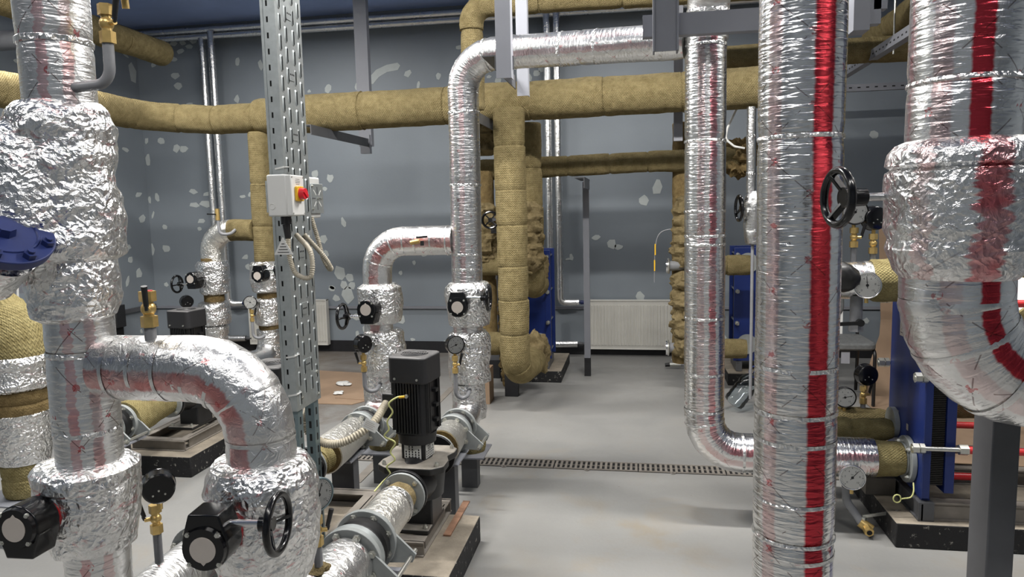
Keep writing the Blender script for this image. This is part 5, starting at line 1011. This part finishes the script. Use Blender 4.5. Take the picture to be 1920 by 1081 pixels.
part('post', MB().box(0.84, 0.90, 3.10, 3.198, 2.215, 3.64), 'steel', t)
for x0, z0 in ((0.902, 2.245), (0.925, 2.30), (0.96, 2.375), (1.0, 2.42)): part('shim_plate', MB().box(x0, x0 + 0.05, 3.14, 3.19, z0, z0 + 0.35), 'steel', t)
t = thing('slotted_rail', 'slotted grey rail running toward the camera, hung from a rod', 'rail', (1.64, 4.5, 2.53))
m = MB().box(1.615, 1.617, 2.4, 6.75, 2.53, 2.595).box(1.617, 1.67, 2.4, 6.75, 2.53, 2.532); part('rail', m, 'steel', t)
m = MB()
for k in range(60): m.box(1.6142, 1.6149, 2.45 + k * 0.07, 2.475 + k * 0.07, 2.555, 2.565)
part('slots', m, 'black', t)['kind'] = 'stuff'
part('threaded_rod', MB().cyl((1.66, 5.2, 2.50), (1.66, 5.2, 3.64), 0.006, n=10), 'zinc', t)
t = thing('slotted_rail', 'slotted grey rail running parallel to the back wall at right', 'rail', (2.0, 6.8, 2.50))
part('rail', MB().box(1.45, 3.2, 6.80, 6.802, 2.495, 2.555).box(1.45, 3.2, 6.802, 6.85, 2.495, 2.497), 'steel', t)
m = MB()
for k in range(24): m.box(1.47 + k * 0.07, 1.495 + k * 0.07, 6.7992, 6.7999, 2.52, 2.53)
part('slots', m, 'black', t)['kind'] = 'stuff'
t = thing('slim_post', 'slim grey post on the floor before the right radiator', 'post', (-0.455, 6.5, 0))
part('post', MB().box(-0.483, -0.428, 6.47, 6.52, 0.0, 1.77), 'steel', t); part('painted_foot', MB().box(-0.484, -0.427, 6.469, 6.521, 0.0, 0.17), 'band', t, 'black painted foot')
part('saddle_angle', MB().box(-0.50, -0.42, 5.86, 6.52, 1.78, 1.79).box(-0.43, -0.42, 5.86, 6.47, 1.70, 1.78), 'steel_d', t)
t = thing('support_post', 'thick black footed channel post behind the thick wool hook', 'post', (-1.03, 5.75, 0))
part('post', MB().box(-1.085, -0.98, 5.70, 5.706, 0, 2.19).box(-1.085, -1.079, 5.706, 5.76, 0, 2.19).box(-0.986, -0.98, 5.706, 5.76, 0, 2.19), 'steel', t); part('painted_foot', MB().box(-1.087, -0.978, 5.698, 5.762, 0, 0.19), 'band', t, 'black painted foot')
t = thing('support_post', 'dark channel post between the central riser and the drop pipe', 'post', (-1.33, 6.35, 0))
part('post', MB().box(-1.42, -1.25, 6.32, 6.40, 0, 1.05), 'steel_d', t); part('painted_foot', MB().box(-1.422, -1.248, 6.318, 6.402, 0, 0.17), 'band', t)
# ------------------------------------------------------------------ loose things
solo('cable', MB().rings(resample(fillet([(0.71, 5.42, 2.24), (0.64, 5.42, 2.09), (0.625, 5.42, 2.01), (0.69, 5.42, 1.955), (0.76, 5.42, 1.94)], 0.05, 5), 0.03), 0.008, 10), 'white', 'white cable curving down from the header behind the striped column', 'cable', (0.7, 5.42, 1.94))
t = thing('cardboard_sheet', 'flattened brown cardboard on the floor behind the sagging conduit', 'cardboard', (-2.6, 5.8, 0.002)); part('sheet', MB().prism([(-3.05, 5.55), (-2.66, 5.33), (-2.28, 5.33), (-2.20, 5.46), (-2.0, 5.75), (-2.15, 6.35), (-3.2, 6.5)], (0, 0, 0.001), (1, 0, 0), (0, 1, 0), 0.005), 'card', t)
part('flap', MB().prism([(-2.5, 5.5), (-2.02, 5.42), (-1.93, 5.74), (-2.4, 5.9)], (0, 0, 0.0065), (1, 0, 0), (0, 1, 0), 0.004), 'card', t)
t = thing('cardboard_box', 'small upright cardboard box beside the central foil riser', 'box', (-1.22, 5.50, 0)); part('box', MB().box(-1.28, -1.165, 5.45, 5.62, 0.0, 0.285), 'card', t); part('flap', MB().prism([(0, 0), (0.115, 0), (0.10, 0.045), (0.02, 0.05)], (-1.28, 5.45, 0.285), (1, 0, 0), (0, 0.8, 0.35), 0.003), 'card', t)
for x, y, s in ((-2.62, 5.95, 0.05), (-2.52, 5.62, 0.035), (-2.56, 5.92, 0.03)):
    solo('paper_scrap', MB().ball((x, y, 0.02), s, 10, 7, (1.3, 1, 0.35), 0.6, 40), 'white', {0.05: 'largest crumpled white scrap on the left cardboard', 0.035: 'small white scrap near the front edge of the left cardboard', 0.03: 'tiny white scrap touching the largest crumpled scrap'}[s], 'scrap', (x, y, 0.006))
t = thing('cardboard_sheet', 'large brown cardboard sheet curling up the wall behind the chair', 'cardboard', (2.4, 6.2, 0.002))
prof = [(4.7 + 0.1 * i, 0.004) for i in range(13)] + [(5.9 + 0.55 * math.sin(g), 0.004 + 0.55 * (1 - math.cos(g))) for g in [i * 0.13 for i in range(1, 11)]] + [(6.55 + 0.02 * i, 0.40 + 0.12 * i) for i in range(1, 9)]
vs = []; fs = []
for i, (y, z) in enumerate(prof):
    xl = 1.72 + 0.30 * max(0, min(1, (i - 12) / 10)) + (0.05 if i > 22 else 0); vs += [(xl, y, z), (3.9, y, z), (xl, y - 0.004, z + 0.004), (3.9, y - 0.004, z + 0.004)]
for i in range(len(prof) - 1):
    a = 4 * i; b_ = a + 4; fs += [(a, a + 1, b_ + 1, b_), (a + 2, b_ + 2, b_ + 3, a + 3), (a, b_, b_ + 2, a + 2), (a + 1, a + 3, b_ + 3, b_ + 1)]
part('sheet', MB().add(vs, fs), 'card', t)
t = thing('cardboard_sheet', 'flat brown cardboard on the floor in front of the chair', 'cardboard', (1.6, 4.9, 0.002)); part('sheet', MB().prism([(1.15, 4.45), (3.3, 4.35), (3.4, 5.35), (1.2, 5.5)], (0, 0, 0.010), (1, 0, 0), (0, 1, 0), 0.005), 'card', t)
t = thing('chair', 'grey upholstered chair with black tube frame behind the striped column', 'chair', (1.55, 5.75, 0.015))
part('seat', MB().prism(rsq(0.22, 0.07), (1.53, 5.80, 0.44), (1, 0, 0), (0, 1, 0), 0.055), 'fabric', t, bevel=0.015)
part('backrest', MB().prism(rsq(0.20, 0.09), (1.42, 6.06, 0.82), (1, 0, 0), (0, 0.15, 1), 0.05), 'fabric', t, bevel=0.015)
for sx in (-1, 1):
    part('leg', MB().rings(resample(fillet([(1.53 + sx * 0.21, 5.62, 0.016), (1.53 + sx * 0.205, 5.60, 0.44), (1.53 + sx * 0.20, 5.95, 0.445)], 0.05, 5), 0.04), 0.0125, 10), 'rubber', t)
    part('leg', MB().rings(resample([V(1.53 + sx * 0.22, 6.10, 0.016), V(1.53 + sx * 0.20, 6.00, 0.43), V(1.50 + sx * 0.19, 6.08, 0.95)], 0.05), 0.0125, 10), 'rubber', t)
part('under_bracket', MB().box(1.50, 1.56, 5.60, 5.61, 0.34, 0.43), 'steel', t); part('back_stay', MB().box(1.57, 1.61, 6.0, 6.006, 0.45, 0.72), 'dial', t)
t = thing('water_bottle', 'large clear plastic water bottle with blue handle lying tilted on the floor', 'bottle', (0.76, 5.42, 0.0))
a_ = V(0.62, 0.35, 0.70).normalized(); o_ = V(0.695, 5.40, 0.068)
pts = []; rad = []
for d_, r_ in ((0, 0.05), (0.008, 0.072), (0.03, 0.078), (0.06, 0.074), (0.075, 0.078), (0.09, 0.074), (0.105, 0.078), (0.12, 0.074), (0.135, 0.078), (0.15, 0.076), (0.17, 0.070), (0.19, 0.078), (0.225, 0.072), (0.26, 0.045), (0.275, 0.024), (0.29, 0.022)): pts.append(o_ + a_ * d_); rad.append(r_)
part('bottle', MB().rings(pts, rad, 36), 'pet', t); part('cap', MB().cyl(o_ + a_ * 0.287, o_ + a_ * 0.31, 0.024, n=20), 'blue', t); part('handle', MB().torus(o_ + a_ * 0.285 + V(0.0, 0, 0.02), (0.2, 1, 0.1), 0.045, 0.006, 24, 8), 'blue', t, 'blue carrying handle')
t = thing('drain_valve', 'small pale drain valve on the floor by the far wall', 'valve', (0.345, 6.83, 0.03)); part('body', MB().cyl((0.30, 6.83, 0.04), (0.40, 6.83, 0.04), 0.02, n=12).cyl((0.345, 6.83, 0.04), (0.345, 6.83, 0.085), 0.013, n=10), 'zinc', t); part('lever', MB().bar((0.31, 6.83, 0.09), (0.39, 6.83, 0.095), 0.014, 0.008), 'zinc', t); part('pipe', MB().cyl((0.40, 6.83, 0.04), (0.60, 6.83, 0.04), 0.014, n=12), 'pipe', t); part('plug', MB().cyl((0.255, 6.83, 0.035), (0.30, 6.83, 0.04), 0.018, 0.02, 12), 'rubber', t)
for z, lab in ((1.06, 'upper round steel end cap left of the floor-drain riser'), (0.39, 'lower round steel end cap left of the floor-drain riser')):
    t = thing('end_cap', lab, 'pipe cap', (0.24, 5.92, z)); part('disc', MB().cyl((0.225, 5.88, z), (0.245, 5.88, z), 0.058, n=28), 'chrome', t); part('rim', MB().torus((0.245, 5.88, z), (1, 0, 0), 0.056, 0.008, 28, 8), 'zinc', t); part('neck', MB().cyl((0.245, 5.88, z), (0.38, 5.92, z), 0.04, n=20), 'pipe', t)
t = thing('hanging_wire', 'thin grey wire with two yellow strips, left of the floor-drain riser', 'wire', (0.14, 5.94, 0.95))
part('wire', MB().rings(smooth([(0.30, 5.92, 1.36), (0.19, 5.94, 1.33), (0.145, 5.94, 1.22), (0.135, 5.94, 0.92)], 6), 0.004, 8), 'pipe', t)
for z, x_ in ((1.19, 0.137), (1.06, 0.132)): part('strip', MB().box(x_, x_ + 0.010, 5.93, 5.948, z - 0.045, z + 0.045), 'yellow', t, 'yellow strip')
t = thing('junction_box', 'black box with dark conduit low on the left wall behind the column', 'box', (-5.48, 6.74, 0.1)); part('box', MB().box(-5.548, -5.44, 6.66, 6.80, 0.38, 0.62), 'plastic', t, bevel=0.006); part('conduit', MB().box(-5.548, -5.48, 6.70, 6.80, 0.12, 0.38), 'black', t)
t = thing('sack', 'crumpled white plastic sack slung over the rods at the right edge', 'sack', (1.72, 3.55, 0.9)); part('sack', MB().ball((1.715, 3.56, 1.035), 0.135, 36, 24, (1.0, 0.9, 1.05), 0.22, 7), 'sack', t)
t = thing('insulation_offcut', 'pointed wool offcut sticking out under the white sack', 'insulation', (1.60, 3.5, 0.85)); part('wool', MB().prism([(0, 0), (0.13, 0.10), (0.16, -0.03), (0.05, -0.10)], (1.575, 3.46, 0.985), (1, 0, 0.1), (0, 0, 1), 0.03), 'wool_y', t)
t = thing('bare_pipe', 'grey bare pipe behind the big elbow at the right edge', 'pipe', (2.0, 4.4, 1.25)); part('pipe', MB().cyl((1.75, 4.4, 1.225), (3.2, 4.4, 1.225), 0.022, n=14), 'steel_d', t)
solo('wall_cabinet', MB().box(2.25, 2.9, 5.0, 5.35, 1.55, 2.85), 'black', 'black cabinet hanging behind the big pipe at the right edge', 'cabinet', (2.5, 5.1, 1.55))
t = thing('cable', 'white cable dangling at the left edge above the wool elbow', 'cable', (-4.0, 4.0, 1.2)); part('cable', MB().rings(resample(fillet([(-4.3, 4.0, 1.30), (-4.05, 4.0, 1.30), (-3.96, 4.0, 1.27), (-3.98, 4.0, 1.05)], 0.04, 5), 0.03), 0.007, 10), 'white', t)
t = thing('slotted_rail', 'grey slotted rail at the left edge behind the wool elbow', 'rail', (-4.0, 4.1, 1.2)); part('rail', MB().box(-4.6, -3.85, 4.10, 4.104, 1.26, 1.34), 'steel_d', t); part('backing_box', MB().box(-4.5, -3.82, 4.2, 4.3, 1.05, 1.6), 'steel', t)
